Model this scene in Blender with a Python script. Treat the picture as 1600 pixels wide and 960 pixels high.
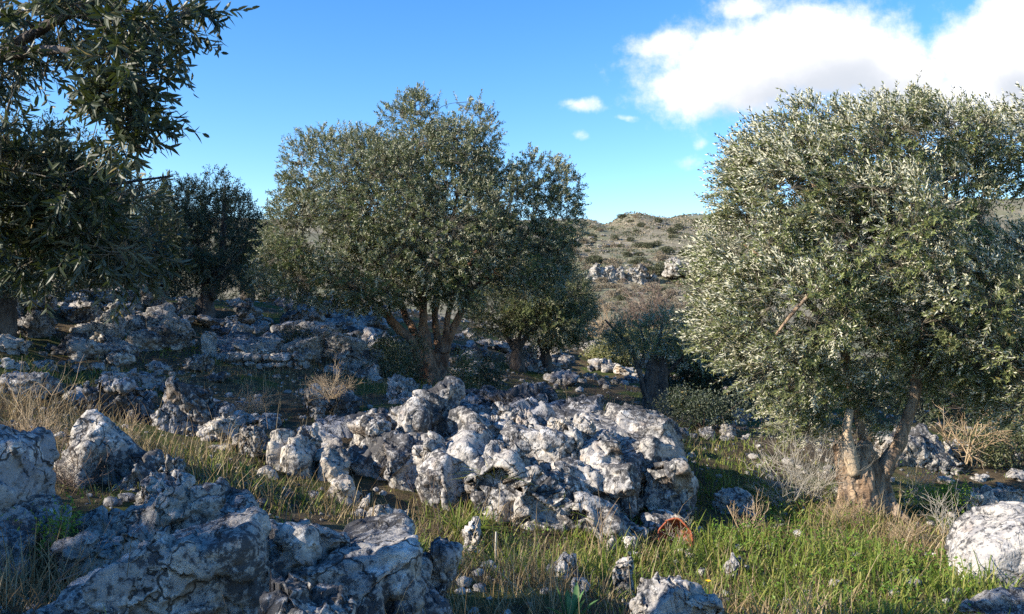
import bpy, math, random
import numpy as np
from mathutils import Vector, Matrix, Euler

for o in list(bpy.data.objects):
    bpy.data.objects.remove(o, do_unlink=True)
SC = bpy.context.scene
COL = SC.collection
R = math.radians

# ------------------------------------------------------------------ camera, light, exposure
EYE = 1.6
F = 1331.0          # focal length in photo pixels (1600 wide)
cam = bpy.data.cameras.new('camera'); camo = bpy.data.objects.new('camera', cam); COL.objects.link(camo)
cam.sensor_width = 36; cam.lens = 36 * F / 1600
cam.clip_start = 0.05; cam.clip_end = 3000
camo.location = (0, 0, EYE); camo.rotation_euler = (R(90), 0, 0)
SC.camera = camo

SUN_ELEV, SUN_AZ = 26.0, 21.0        # azimuth: degrees behind exact left
sdir = Vector((-math.cos(R(SUN_AZ)) * math.cos(R(SUN_ELEV)), -math.sin(R(SUN_AZ)) * math.cos(R(SUN_ELEV)), math.sin(R(SUN_ELEV))))
sl = bpy.data.lights.new('sun', 'SUN'); sl.energy = 5.0; sl.angle = R(0.5); sl.color = (1.0, 0.90, 0.76)
so = bpy.data.objects.new('sun', sl); COL.objects.link(so)
so.rotation_euler = sdir.to_track_quat('Z', 'Y').to_euler()
SC.view_settings.view_transform = 'Standard'; SC.view_settings.look = 'None'
SC.view_settings.exposure = 1.05; SC.view_settings.gamma = 1.0
SC.view_settings.use_curve_mapping = False
SC.render.engine = 'CYCLES'
SC.cycles.max_bounces = 6; SC.cycles.diffuse_bounces = 3; SC.cycles.glossy_bounces = 2
SC.cycles.transmission_bounces = 3; SC.cycles.transparent_max_bounces = 4
SC.cycles.use_denoising = False


class NT:
    """tiny helper to write node graphs"""
    def __init__(s, tree): s.t = tree
    def n(s, typ, **k):
        nd = s.t.nodes.new(typ)
        for a, v in k.items(): setattr(nd, a, v)
        return nd
    def put(s, sock, v):
        if isinstance(v, bpy.types.NodeSocket): s.t.links.new(v, sock)
        elif v is not None: sock.default_value = v
    def m(s, op, a, b=None, c=None, clamp=False):
        nd = s.n('ShaderNodeMath', operation=op, use_clamp=clamp)
        s.put(nd.inputs[0], a)
        if b is not None: s.put(nd.inputs[1], b)
        if c is not None: s.put(nd.inputs[2], c)
        return nd.outputs[0]
    def noise(s, vec, scale, detail=4, rough=0.55, dist=0.0, typ=None, out=0):
        nd = s.n('ShaderNodeTexNoise')
        if typ: nd.noise_type = typ
        s.put(nd.inputs['Vector'], vec); nd.inputs['Scale'].default_value = scale
        nd.inputs['Detail'].default_value = detail; nd.inputs['Roughness'].default_value = rough
        nd.inputs['Distortion'].default_value = dist
        return nd.outputs[out]
    def vor(s, vec, scale, feature='F1', out='Distance'):
        nd = s.n('ShaderNodeTexVoronoi', feature=feature)
        s.put(nd.inputs['Vector'], vec); nd.inputs['Scale'].default_value = scale
        return nd.outputs[out]
    def step(s, v, a, b):
        nd = s.n('ShaderNodeMapRange', interpolation_type='SMOOTHSTEP')
        s.put(nd.inputs['Value'], v); nd.inputs['From Min'].default_value = a; nd.inputs['From Max'].default_value = b
        return nd.outputs[0]
    def mix(s, f, a, b):
        nd = s.n('ShaderNodeMix', data_type='RGBA')
        s.put(nd.inputs[0], f)
        s.put(nd.inputs[6], a if not isinstance(a, tuple) else (*a, 1)); s.put(nd.inputs[7], b if not isinstance(b, tuple) else (*b, 1))
        return nd.outputs[2]
    def vmap(s, vec, scale=(1, 1, 1), rot=(0, 0, 0), loc=(0, 0, 0)):
        nd = s.n('ShaderNodeMapping'); s.put(nd.inputs[0], vec)
        nd.inputs['Scale'].default_value = scale; nd.inputs['Rotation'].default_value = rot; nd.inputs['Location'].default_value = loc
        return nd.outputs[0]


world = bpy.data.worlds.new('World'); SC.world = world; world.use_nodes = True
SKY_STRENGTH = 0.115
def build_world():
    t = world.node_tree; t.nodes.clear(); w = NT(t)
    out = w.n('ShaderNodeOutputWorld'); bg = w.n('ShaderNodeBackground')
    sky = w.n('ShaderNodeTexSky'); sky.sky_type = 'NISHITA'; sky.sun_disc = False
    sky.sun_elevation = R(SUN_ELEV)
    # blender: rotation 0 -> sun on +Y, turning clockwise seen from above
    sky.sun_rotation = math.atan2(sdir.x, sdir.y)
    sky.air_density = 1.0; sky.dust_density = 0.15; sky.ozone_density = 2.6; sky.altitude = 300
    hs = w.n('ShaderNodeHueSaturation'); hs.inputs['Hue'].default_value = 0.507; hs.inputs['Saturation'].default_value = 1.32; hs.inputs['Value'].default_value = 1.2
    t.links.new(sky.outputs[0], hs.inputs['Color'])
    tc = w.n('ShaderNodeTexCoord'); sp = w.n('ShaderNodeSeparateXYZ'); t.links.new(tc.outputs['Generated'], sp.inputs[0])
    x, y, z = sp.outputs
    ys = w.m('MAXIMUM', y, 0.05)
    u = w.m('DIVIDE', x, ys); v = w.m('DIVIDE', z, ys)
    front = w.step(y, 0.1, 0.3)
    cb = w.n('ShaderNodeCombineXYZ'); w.put(cb.inputs[0], u); w.put(cb.inputs[1], v)
    def field(vec, clouds):
        sx = w.n('ShaderNodeSeparateXYZ'); t.links.new(vec, sx.inputs[0])
        uu, vv = sx.outputs[0], sx.outputs[1]
        tot = None
        for (px, py, rx, ry, k) in clouds:
            a = w.m('MULTIPLY', w.m('SUBTRACT', uu, (px - 800) / F), F / rx)
            b = w.m('MULTIPLY', w.m('SUBTRACT', vv, (480 - py) / F), F / ry)
            d2 = w.m('ADD', w.m('MULTIPLY', a, a), w.m('MULTIPLY', b, b))
            g = w.m('MULTIPLY', w.m('EXPONENT', w.m('MULTIPLY', d2, -0.8)), k)
            tot = g if tot is None else w.m('MAXIMUM', tot, g)
        return tot
    clouds = [(1190, 110, 160, 70, 1.3), (1090, 135, 90, 45, 1.15), (1260, 85, 150, 75, 1.4), (1340, 100, 130, 66, 1.25), (1050, 66, 66, 26, .95), (1160, 14, 60, 28, .8),
              (1270, 25, 60, 26, 1.0), (1400, 125, 110, 55, 1.15), (1470, 155, 120, 46, 1.1), (1560, 90, 105, 66, 1.35), (1620, 40, 95, 60, 1.35), (1600, 130, 120, 64, 1.3),
              (1700, 110, 120, 90, 1.2), (908, 164, 40, 14, .72), (888, 160, 20, 11, .66), (975, 180, 24, 7, .58), (905, 210, 14, 9, .5), (1080, 252, 30, 14, .5), (1100, 222, 14, 12, .48), (1380, 30, 70, 22, .55)]
    wob = w.n('ShaderNodeVectorMath', operation='MULTIPLY_ADD')
    t.links.new(w.noise(cb.outputs[0], 9, 5, 0.6, out=1), wob.inputs[0]); wob.inputs[1].default_value = (0.045, 0.035, 0)
    off = w.n('ShaderNodeVectorMath', operation='ADD'); t.links.new(cb.outputs[0], off.inputs[0]); off.inputs[1].default_value = (-0.0225, -0.0175, 0)
    t.links.new(off.outputs[0], wob.inputs[2])
    P = wob.outputs[0]
    n1 = w.noise(cb.outputs[0], 26, 9, 0.66)
    f1 = field(P, clouds)
    dens = w.m('ADD', f1, w.m('MULTIPLY', w.m('SUBTRACT', n1, 0.5), 1.15))
    mask = w.m('MULTIPLY', w.step(dens, 0.24, 0.98), front)
    o2 = w.n('ShaderNodeVectorMath', operation='ADD'); t.links.new(P, o2.inputs[0]); o2.inputs[1].default_value = (-0.035, 0.035, 0)
    f2 = field(o2.outputs[0], clouds[:4] + clouds[7:13])
    n2 = w.noise(o2.outputs[0], 15, 5, 0.55)
    occ = w.m('ADD', f2, w.m('MULTIPLY', w.m('SUBTRACT', n2, 0.5), 0.7))
    low = w.step(v, 0.40, 0.25)
    shade = w.m('MULTIPLY', w.step(occ, 0.60, 1.45), w.m('ADD', w.m('MULTIPLY', low, 0.85), 0.08))
    ccol = w.mix(shade, (1.9, 1.88, 1.9), (0.98, 1.06, 1.20))
    dv = w.n('ShaderNodeVectorMath', operation='SCALE'); t.links.new(ccol, dv.inputs[0]); dv.inputs['Scale'].default_value = 1.0 / SKY_STRENGTH * 0.34
    mx = w.mix(mask, hs.outputs[0], dv.outputs[0])
    t.links.new(mx, bg.inputs[0]); bg.inputs[1].default_value = SKY_STRENGTH
    t.links.new(bg.outputs[0], out.inputs[0])
build_world()
world.cycles.sampling_method = 'MANUAL'; world.cycles.sample_map_resolution = 512

# ------------------------------------------------------------------ noise in numpy
_r = np.random.RandomState(7)
_P = np.concatenate([_r.permutation(256)] * 2)
_G = _r.normal(size=(256, 3)); _G /= np.linalg.norm(_G, axis=1)[:, None]
_C = _r.rand(256, 3)
def perlin(p):
    p = np.asarray(p, float); i = np.floor(p).astype(int); f = p - i; u = f * f * f * (f * (f * 6 - 15) + 10); i &= 255
    r = 0
    for dx in (0, 1):
        a = _P[(i[:, 0] + dx) & 255]; wx = u[:, 0] if dx else 1 - u[:, 0]
        for dy in (0, 1):
            b = _P[(a + i[:, 1] + dy) & 255]; wy = u[:, 1] if dy else 1 - u[:, 1]
            for dz in (0, 1):
                g = _G[_P[(b + i[:, 2] + dz) & 255]]; wz = u[:, 2] if dz else 1 - u[:, 2]
                d = (g[:, 0] * (f[:, 0] - dx) + g[:, 1] * (f[:, 1] - dy) + g[:, 2] * (f[:, 2] - dz))
                r = r + wx * wy * wz * d
    return r * 1.6
def fbm(p, oct=4, gain=0.5, lac=2.03):
    r = 0; a = 1.0; p = np.asarray(p, float)
    for k in range(oct):
        r = r + a * perlin(p + k * 17.3); p = p * lac; a *= gain
    return r
def ridged(p, oct=4, gain=0.5, lac=2.1):
    r = 0; a = 1.0; p = np.asarray(p, float)
    for k in range(oct):
        r = r + a * (1 - 2.2 * np.abs(perlin(p + k * 9.7))); p = p * lac; a *= gain
    return r / 2
def worley(p, full=False):
    p = np.asarray(p, float); i = np.floor(p).astype(int); f = p - i
    f1 = np.full(len(p), 9.0); f2 = f1.copy(); idc = np.zeros(len(p), int); vec = np.zeros_like(p)
    for dx in (-1, 0, 1):
        for dy in (-1, 0, 1):
            for dz in (-1, 0, 1):
                h = _P[(_P[(_P[(i[:, 0] + dx) & 255] + i[:, 1] + dy) & 255] + i[:, 2] + dz) & 255]
                q = _C[h] + (dx, dy, dz) - f; d = np.sqrt((q * q).sum(1))
                near = d < f1
                f2 = np.where(near, f1, np.minimum(f2, d)); idc = np.where(near, h, idc); f1 = np.where(near, d, f1); vec = np.where(near[:, None], q, vec)
    return (f1, f2, idc, vec) if full else (f1, f2, idc)
def facets(p, seed=0):
    f1, f2, i, v = worley(p, True)
    g = _G[(i * 7 + seed) & 255]
    return (g * v).sum(1) + (_C[i, 0] - .5) * .5, f2 - f1

# ------------------------------------------------------------------ mesh helpers
def mesh_np(name, V, polys, smooth=False):
    """polys: list of int arrays (n,k)"""
    me = bpy.data.meshes.new(name)
    V = np.ascontiguousarray(V, dtype=np.float32)
    me.vertices.add(len(V)); me.vertices.foreach_set('co', V.ravel())
    polys = [np.asarray(p, dtype=np.int32) for p in polys if len(p)]
    nl = sum(p.size for p in polys); npoly = sum(len(p) for p in polys)
    me.loops.add(nl); me.polygons.add(npoly)
    me.loops.foreach_set('vertex_index', np.concatenate([p.ravel() for p in polys]))
    tot = np.concatenate([np.full(len(p), p.shape[1], np.int32) for p in polys])
    start = np.concatenate([[0], np.cumsum(tot)[:-1]]).astype(np.int32)
    me.polygons.foreach_set('loop_start', start)
    try: me.polygons.foreach_set('loop_total', tot)
    except Exception: pass
    me.polygons.foreach_set('use_smooth', np.full(npoly, smooth, bool))
    me.update(calc_edges=True); me.validate()
    return me
def link(name, me, mat, parent=None, **props):
    o = bpy.data.objects.new(name, me); COL.objects.link(o)
    if mat is not None and me is not None and not me.materials: me.materials.append(mat)
    if parent is not None: o.parent = parent
    for k, v in props.items(): o[k] = v
    return o
def thing(name, loc, label, cat, group=None):
    o = bpy.data.objects.new(name, None); COL.objects.link(o); o.location = loc
    o['label'] = label; o['category'] = cat
    if group: o['group'] = group
    return o
class Acc:
    """collects pieces into one mesh"""
    def __init__(s): s.V = []; s.P = {}; s.n = 0
    def add(s, V, polys):
        V = np.asarray(V, float)
        for p in polys:
            p = np.asarray(p)
            if len(p): s.P.setdefault(p.shape[1], []).append(p + s.n)
        s.V.append(V); s.n += len(V)
    def mesh(s, name, smooth=False, origin=None):
        V = np.concatenate(s.V)
        if origin is not None: V = V - np.array(origin)
        return mesh_np(name, V, [np.concatenate(v) for v in s.P.values()], smooth)

def px(x, y, D):
    return np.array([(x - 800) / F * D, D, EYE + (480 - y) / F * D])

# ------------------------------------------------------------------ terrain
CTRL = [(0, 960, 3.3), (350, 990, 3.3), (700, 985, 4.0), (1000, 965, 4.6), (1300, 965, 5.0), (1600, 960, 5.0), (1500, 930, 5.6), (1620, 860, 7.5),
        (200, 870, 4.6), (50, 860, 4.6), (200, 740, 6.2), (50, 640, 7.6), (420, 800, 6.2), (600, 840, 5.6), (800, 855, 6.6), (1080, 838, 7.2), (1345, 812, 8.9),
        (1130, 790, 8.6), (1130, 705, 11.5), (1050, 648, 16), (700, 612, 14.3), (500, 640, 9.8), (300, 665, 9.0), (850, 640, 12), (950, 650, 12.5),
        (0, 438, 24), (250, 545, 14), (60, 540, 13), (400, 470, 27), (320, 535, 16), (620, 520, 21), (500, 560, 15), (760, 515, 26), (860, 575, 24), (950, 592, 21),
        (1000, 556, 31), (1100, 560, 31), (1150, 630, 18), (1500, 750, 11.5), (1620, 740, 13), (1400, 640, 18), (1500, 600, 28), (1700, 640, 22)]
_cx = np.array([px(*c) for c in CTRL])
_ex = np.array([[-9, 2, 2.0], [-12, 12, 3.1], [-16, 22, 4.2], [-3, 0, .65], [0, 0, 0.05], [3, 0, -.45], [7, 4, -1.0], [9, 9, -1.2], [14, 18, -1.6], [-4, -8, .8], [4, -8, -.5], [-14, -8, 2.2], [14, -8, -1.6], [0, 40, -.6], [-16, 40, 1.6], [18, 40, -1.9]])
_cp = np.concatenate([_cx, _ex])
def _phi(r2): return 0.5 * r2 * np.log(r2 + 1e-9)
def _fit():
    X = _cp[:, :2]; n = len(X)
    K = _phi(((X[:, None] - X[None]) ** 2).sum(2)) + np.eye(n) * 0.6
    P = np.concatenate([np.ones((n, 1)), X], 1)
    A = np.block([[K, P], [P.T, np.zeros((3, 3))]])
    return np.linalg.solve(A, np.concatenate([_cp[:, 2], np.zeros(3)]))
_W = _fit()
def ssm(a, b, x):
    t = np.clip((x - a) / (b - a), 0, 1); return t * t * (3 - 2 * t)
_PY = np.array([30, 45, 60, 90, 130, 198, 204, 250, 300, 400, 425, 500, 700, 1500])
_PZ = np.array([-.3, -1.2, -2, -1.4, 0.2, 6.0, 9.6, 15.5, 24, 43.2, 44.6, 40, 30, 20])
def height(x, y, fine=True):
    x = np.asarray(x, float).ravel(); y = np.asarray(y, float).ravel()
    xc = np.clip(x, -18, 20); yc = np.clip(y, -10, 42)
    n = np.zeros(len(x))
    for k in range(0, len(x), 20000):
        s = slice(k, k + 20000)
        r2 = (xc[s, None] - _cp[None, :, 0]) ** 2 + (yc[s, None] - _cp[None, :, 1]) ** 2
        n[s] = _phi(r2) @ _W[:len(_cp)] + _W[-3] + _W[-2] * xc[s] + _W[-1] * yc[s]
    q = np.stack([x, y, np.zeros_like(x)], 1)
    n += 0.10 * fbm(q * 0.6, 3)
    if fine: n += 0.022 * fbm(q * 4.0 + 5, 3)
    cl = perlin(q * 0.035 + 3) * 5 + perlin(q * 0.2) * 1.5
    yy = y + cl * ssm(60, 190, y)
    f = np.interp(yy, _PY, _PZ)
    amp = ssm(40, 300, y)
    f += amp * (2.6 * fbm(q * 0.02 + 9, 4) + 0.5 * ridged(q * 0.11, 3)) + ssm(300, 400, y) * (2.4 * np.exp(-((x - 57) / 9) ** 2) - 3.0 * np.exp(-((x - 43) / 7) ** 2) + 1.5 * np.exp(-((x - 90) / 12) ** 2) + 9 * ssm(100, 230, x))
    f += ssm(35, 120, y) * 0.012 * np.abs(x) * 0
    t = ssm(29, 46, y)
    return n * (1 - t) + f * t
def zg(x, y): return float(height([x], [y])[0])
_TT = np.concatenate([np.arange(1.5, 40, 0.03), np.arange(40, 520, 0.5)])
def ground(xp, yp, dmin=1.5):
    """first terrain point seen at a photo position"""
    T = _TT[_TT >= dmin]
    X = (xp - 800) / F * T; Z = EYE + (480 - yp) / F * T
    h = height(X, T, False); k = np.argmax(h >= Z)
    if h[k] < Z[k]: k = len(T) - 1
    return np.array([X[k], T[k], h[k]])
def gl(xp, D):
    x = (xp - 800) / F * D
    return np.array([x, D, zg(x, D)])

# ------------------------------------------------------------------ materials
def new_mat(name):
    m = bpy.data.materials.new(name); m.use_nodes = True; m.node_tree.nodes.clear()
    w = NT(m.node_tree); out = w.n('ShaderNodeOutputMaterial')
    return m, w, out
def finish(w, out, col, rough=0.9, bump=None, bstr=0.5, bdist=0.02, spec=0.3, trans=None, tcol=None):
    b = w.n('ShaderNodeBsdfPrincipled'); w.put(b.inputs['Base Color'], col if not isinstance(col, tuple) else (*col, 1))
    w.put(b.inputs['Roughness'], rough); b.inputs['Specular IOR Level'].default_value = spec
    if bump is not None:
        bn = w.n('ShaderNodeBump'); w.put(bn.inputs['Height'], bump); bn.inputs['Strength'].default_value = bstr; bn.inputs['Distance'].default_value = bdist
        w.t.links.new(bn.outputs[0], b.inputs['Normal'])
    if trans:
        tr = w.n('ShaderNodeBsdfTranslucent'); w.put(tr.inputs[0], tcol if not isinstance(tcol, tuple) else (*tcol, 1))
        mx = w.n('ShaderNodeMixShader'); mx.inputs[0].default_value = trans
        w.t.links.new(b.outputs[0], mx.inputs[1]); w.t.links.new(tr.outputs[0], mx.inputs[2]); w.t.links.new(mx.outputs[0], out.inputs[0])
    else: w.t.links.new(b.outputs[0], out.inputs[0])
    return b

def rock_mat(name, base=(0.44, 0.405, 0.35), dark=(0.035, 0.035, 0.038), dark_amt=0.42, stain=(0.30, 0.19, 0.10), s=1.0, crack=1.0):
    m, w, out = new_mat(name)
    g = w.n('ShaderNodeNewGeometry'); p = g.outputs['Position']
    big = w.noise(p, 1.6 * s, 3, 0.6); mid = w.noise(p, 7 * s, 6, 0.65, 0.6); fine = w.noise(p, 42 * s, 4, 0.7)
    v = w.vor(p, 26 * s)
    c = w.mix(w.step(mid, 0.35, 0.68), (base[0] * .62, base[1] * .64, base[2] * .70), base)
    c = w.mix(w.m('MULTIPLY', w.step(w.noise(p, 3.1 * s, 5, 0.6), 0.55, 0.72), 0.6), c, stain)
    # white crust
    c = w.mix(w.m('MULTIPLY', w.step(w.noise(p, 5.3 * s, 5, 0.7, 1.0), 0.54, 0.62), 0.7), c, (0.62, 0.60, 0.56))
    # black and grey lichen
    d = w.m('ADD', w.m('MULTIPLY', big, 0.30), w.m('MULTIPLY', w.noise(p, 21 * s, 7, 0.74, 0.3), 0.88))
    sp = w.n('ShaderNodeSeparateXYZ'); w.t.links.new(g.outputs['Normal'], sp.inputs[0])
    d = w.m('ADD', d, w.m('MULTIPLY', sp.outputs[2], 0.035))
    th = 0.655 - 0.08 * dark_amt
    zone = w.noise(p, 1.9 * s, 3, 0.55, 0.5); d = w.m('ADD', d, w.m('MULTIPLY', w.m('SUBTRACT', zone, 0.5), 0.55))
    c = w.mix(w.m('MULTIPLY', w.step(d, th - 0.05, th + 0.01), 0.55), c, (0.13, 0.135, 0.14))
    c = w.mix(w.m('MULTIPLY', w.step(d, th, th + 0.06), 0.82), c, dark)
    c = w.mix(w.m('MULTIPLY', w.step(v, 0.16, 0.05), w.m('MULTIPLY', w.step(mid, 0.45, 0.6), 0.8)), c, (0.09, 0.085, 0.08))
    wp = w.n('ShaderNodeVectorMath', operation='MULTIPLY_ADD'); w.t.links.new(w.noise(p, 5 * s, 3, 0.6, out=1), wp.inputs[0]); wp.inputs[1].default_value = (.22 / s, .22 / s, .22 / s); w.t.links.new(w.vmap(p, (1, 1, .55), (0, .6, 0)), wp.inputs[2])
    cr = w.vor(wp.outputs[0], 3.6 * s, 'DISTANCE_TO_EDGE'); crk = w.m('MULTIPLY', w.m('MULTIPLY', w.step(cr, 0.022, 0.004), crack), w.step(w.noise(p, 2.2 * s, 2), 0.42, 0.55))
    c = w.mix(w.m('MULTIPLY', crk, 0.85), c, (0.03, 0.027, 0.024))
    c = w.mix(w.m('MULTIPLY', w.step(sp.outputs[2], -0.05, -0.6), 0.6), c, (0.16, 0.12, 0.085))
    mid = w.m('SUBTRACT', mid, w.m('MULTIPLY', crk, 0.6))
    hgt = w.m('ADD', w.m('ADD', w.m('MULTIPLY', mid, 1.0), w.m('MULTIPLY', fine, 0.35)), w.m('MULTIPLY', w.step(v, 0.0, 0.3), 0.25))
    finish(w, out, c, 0.95, hgt, 0.75, 0.035 / s, 0.15)
    return m
def leaf_mat(name, top1, top2, under, trans=0.12, rough=0.5, tcol=(0.12, 0.16, 0.03)):
    m, w, out = new_mat(name)
    g = w.n('ShaderNodeNewGeometry'); r = g.outputs['Random Per Island']
    c = w.mix(w.m('POWER', r, 1.3), top1, top2)
    c = w.mix(w.m('GREATER_THAN', r, 0.965), c, (0.22, 0.17, 0.06))
    pn = w.noise(g.outputs['Position'], 1.7, 2, 0.5)
    c = w.mix(w.m('MULTIPLY', w.step(pn, 0.45, 0.7), 0.35), c, (top2[0] * 1.2, top2[1] * 1.3, top2[2] * 0.9))
    c = w.mix(g.outputs['Backfacing'], c, under)
    finish(w, out, c, rough, spec=0.35, trans=trans, tcol=tcol)
    return m
def blade_mat(name, c1, c2, c3, trans=0.3):
    m, w, out = new_mat(name)
    g = w.n('ShaderNodeNewGeometry'); r = g.outputs['Random Per Island']
    c = w.mix(w.step(r, 0.0, 0.6), c1, c2); c = w.mix(w.step(r, 0.55, 1.0), c, c3)
    finish(w, out, c, 0.6, spec=0.3, trans=trans, tcol=c)
    return m
def bark_mat(name, a, b, dark=(0.03, 0.022, 0.018), s=1.0):
    m, w, out = new_mat(name)
    tc = w.n('ShaderNodeTexCoord'); p = w.vmap(tc.outputs['Object'], (1, 1, 0.32))
    n1 = w.noise(p, 9 * s, 6, 0.65, 0.8); n2 = w.noise(p, 38 * s, 4, 0.7, 0.3); n3 = w.noise(tc.outputs['Object'], 4 * s, 3, 0.5)
    c = w.mix(w.step(n1, 0.38, 0.62), a, b)
    c = w.mix(w.m('MULTIPLY', w.step(n3, 0.52, 0.68), 0.5), c, (0.22, 0.20, 0.18))
    c = w.mix(w.m('MULTIPLY', w.step(n2, 0.54, 0.68), 0.7), c, dark)
    finish(w, out, c, 0.92, w.m('ADD', n1, w.m('MULTIPLY', n2, 0.5)), 0.9, 0.03, 0.15)
    return m
M = {}
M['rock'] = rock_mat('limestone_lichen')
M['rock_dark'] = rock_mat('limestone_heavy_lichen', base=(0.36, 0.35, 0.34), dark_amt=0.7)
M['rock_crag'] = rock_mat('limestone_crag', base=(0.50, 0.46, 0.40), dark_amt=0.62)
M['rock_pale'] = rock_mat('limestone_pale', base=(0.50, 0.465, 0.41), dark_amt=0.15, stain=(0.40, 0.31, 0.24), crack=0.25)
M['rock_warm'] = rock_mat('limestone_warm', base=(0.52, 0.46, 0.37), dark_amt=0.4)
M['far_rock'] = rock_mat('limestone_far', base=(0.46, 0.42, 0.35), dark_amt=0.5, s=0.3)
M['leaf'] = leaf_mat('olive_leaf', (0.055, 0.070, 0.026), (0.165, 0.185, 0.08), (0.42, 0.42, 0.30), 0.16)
M['leaf_near_backlit'] = leaf_mat('olive_leaf_near_backlit_dark', (0.022, 0.034, 0.014), (0.048, 0.062, 0.026), (0.12, 0.135, 0.10), 0.10)  # backlit darkness of the near boughs is mixed into the leaf colour
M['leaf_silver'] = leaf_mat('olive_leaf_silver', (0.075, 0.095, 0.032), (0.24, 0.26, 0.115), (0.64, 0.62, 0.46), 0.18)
M['leaf_dark'] = leaf_mat('dark_shaded_leaf', (0.018, 0.030, 0.012), (0.045, 0.062, 0.024), (0.12, 0.14, 0.10), 0.06)  # dark shrub green; on the olives, crown shade put into the colour
M['leaf_scrub'] = leaf_mat('scrub_leaf', (0.05, 0.06, 0.022), (0.12, 0.13, 0.05), (0.16, 0.17, 0.09), 0.1)
M['leaf_yellow'] = leaf_mat('yellowish_leaf', (0.11, 0.12, 0.03), (0.22, 0.21, 0.07), (0.25, 0.24, 0.12), 0.15)
M['weed'] = leaf_mat('weed_leaf', (0.07, 0.14, 0.015), (0.16, 0.26, 0.03), (0.16, 0.24, 0.05), 0.3, 0.5, (0.2, 0.35, 0.03))
M['far_shrub'] = leaf_mat('far_shrub_leaf', (0.05, 0.055, 0.03), (0.09, 0.095, 0.05), (0.10, 0.105, 0.06), 0.05, 0.7)
M['far_brown'] = leaf_mat('far_brown_twigs', (0.19, 0.155, 0.115), (0.30, 0.25, 0.185), (0.28, 0.23, 0.17), 0.05, 0.8)
M['bark'] = bark_mat('olive_bark', (0.17, 0.115, 0.075), (0.38, 0.28, 0.19))
M['bark_red'] = bark_mat('olive_bark_reddish', (0.13, 0.07, 0.045), (0.36, 0.22, 0.14))
M['bark_dark'] = bark_mat('olive_bark_shaded', (0.06, 0.05, 0.045), (0.14, 0.12, 0.105))  # olive bark with the shade under the crowns put into its tone
M['bark_twig'] = bark_mat('olive_twig_bark', (0.10, 0.085, 0.06), (0.19, 0.165, 0.125))
M['deadwood'] = bark_mat('cut_dead_wood', (0.40, 0.29, 0.19), (0.52, 0.41, 0.28), (0.16, 0.10, 0.06), 0.7)
M['green'] = blade_mat('green_grass_blade', (0.08, 0.13, 0.015), (0.16, 0.21, 0.03), (0.30, 0.28, 0.08))
M['dry'] = blade_mat('dry_grass_blade', (0.17, 0.115, 0.05), (0.30, 0.22, 0.11), (0.45, 0.36, 0.21))
M['twig_pale'] = blade_mat('pale_twig', (0.26, 0.24, 0.20), (0.40, 0.37, 0.31), (0.50, 0.46, 0.38), 0.05)
M['twig_tan'] = blade_mat('tan_twig', (0.30, 0.21, 0.12), (0.42, 0.31, 0.19), (0.50, 0.40, 0.27), 0.05)
M['twig_brown'] = blade_mat('brown_twig', (0.10, 0.07, 0.05), (0.18, 0.13, 0.10), (0.28, 0.21, 0.16), 0.05)
M['broad'] = blade_mat('broad_bulb_leaf', (0.07, 0.15, 0.05), (0.10, 0.20, 0.07), (0.14, 0.24, 0.09), 0.25)

def ground_mat():
    m, w, out = new_mat('stony_ground')
    g = w.n('ShaderNodeNewGeometry'); p = g.outputs['Position']
    n1 = w.noise(p, 0.8, 5, 0.6); n2 = w.noise(p, 6, 6, 0.7); n3 = w.noise(p, 50, 4, 0.7)
    c = w.mix(w.step(n2, 0.35, 0.65), (0.055, 0.042, 0.028), (0.14, 0.105, 0.06))
    c = w.mix(w.m('MULTIPLY', w.step(n1, 0.47, 0.6), 0.8), c, (0.05, 0.08, 0.016))
    c = w.mix(w.m('MULTIPLY', w.step(n3, 0.6, 0.7), 0.35), c, (0.32, 0.28, 0.22))
    # far hillside: dry scrub, soil and bare rock terraces
    h1 = w.noise(p, 0.045, 5, 0.6, 0.8); h2 = w.noise(p, 0.35, 6, 0.7); st = w.noise(w.vmap(p, (0.09, 0.09, 0.75)), 1.0, 6, 0.68, 0.6)
    hc = w.mix(w.step(h2, 0.3, 0.7), (0.15, 0.128, 0.09), (0.28, 0.25, 0.17))
    hc = w.mix(w.m('MULTIPLY', w.step(h1, 0.46, 0.60), 0.7), hc, (0.165, 0.17, 0.095))
    hc = w.mix(w.m('MULTIPLY', w.step(w.noise(p, 0.9, 5, 0.7), 0.56, 0.64), 0.6), hc, (0.085, 0.085, 0.045))
    sp0 = w.n('ShaderNodeSeparateXYZ'); w.t.links.new(p, sp0.inputs[0])
    hc = w.mix(w.m('MULTIPLY', w.m('MULTIPLY', w.step(st, 0.56, 0.66), w.step(h2, 0.38, 0.6)), w.step(sp0.outputs[1], 150, 290)), hc, (0.36, 0.33, 0.29))
    sn = w.n('ShaderNodeSeparateXYZ'); w.t.links.new(g.outputs['Normal'], sn.inputs[0])
    hc = w.mix(w.step(sn.outputs[2], 0.86, 0.72), hc, w.mix(w.step(w.noise(w.vmap(p, (1, 1, .15)), 1.1, 5, .7), .4, .6), (0.12, 0.11, 0.09), (0.50, 0.45, 0.37)))
    c = w.mix(w.step(sp0.outputs[1], 34, 52), c, hc)
    finish(w, out, c, 0.97, w.m('ADD', n2, n3), 0.8, 0.04, 0.1)
    return m
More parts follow.
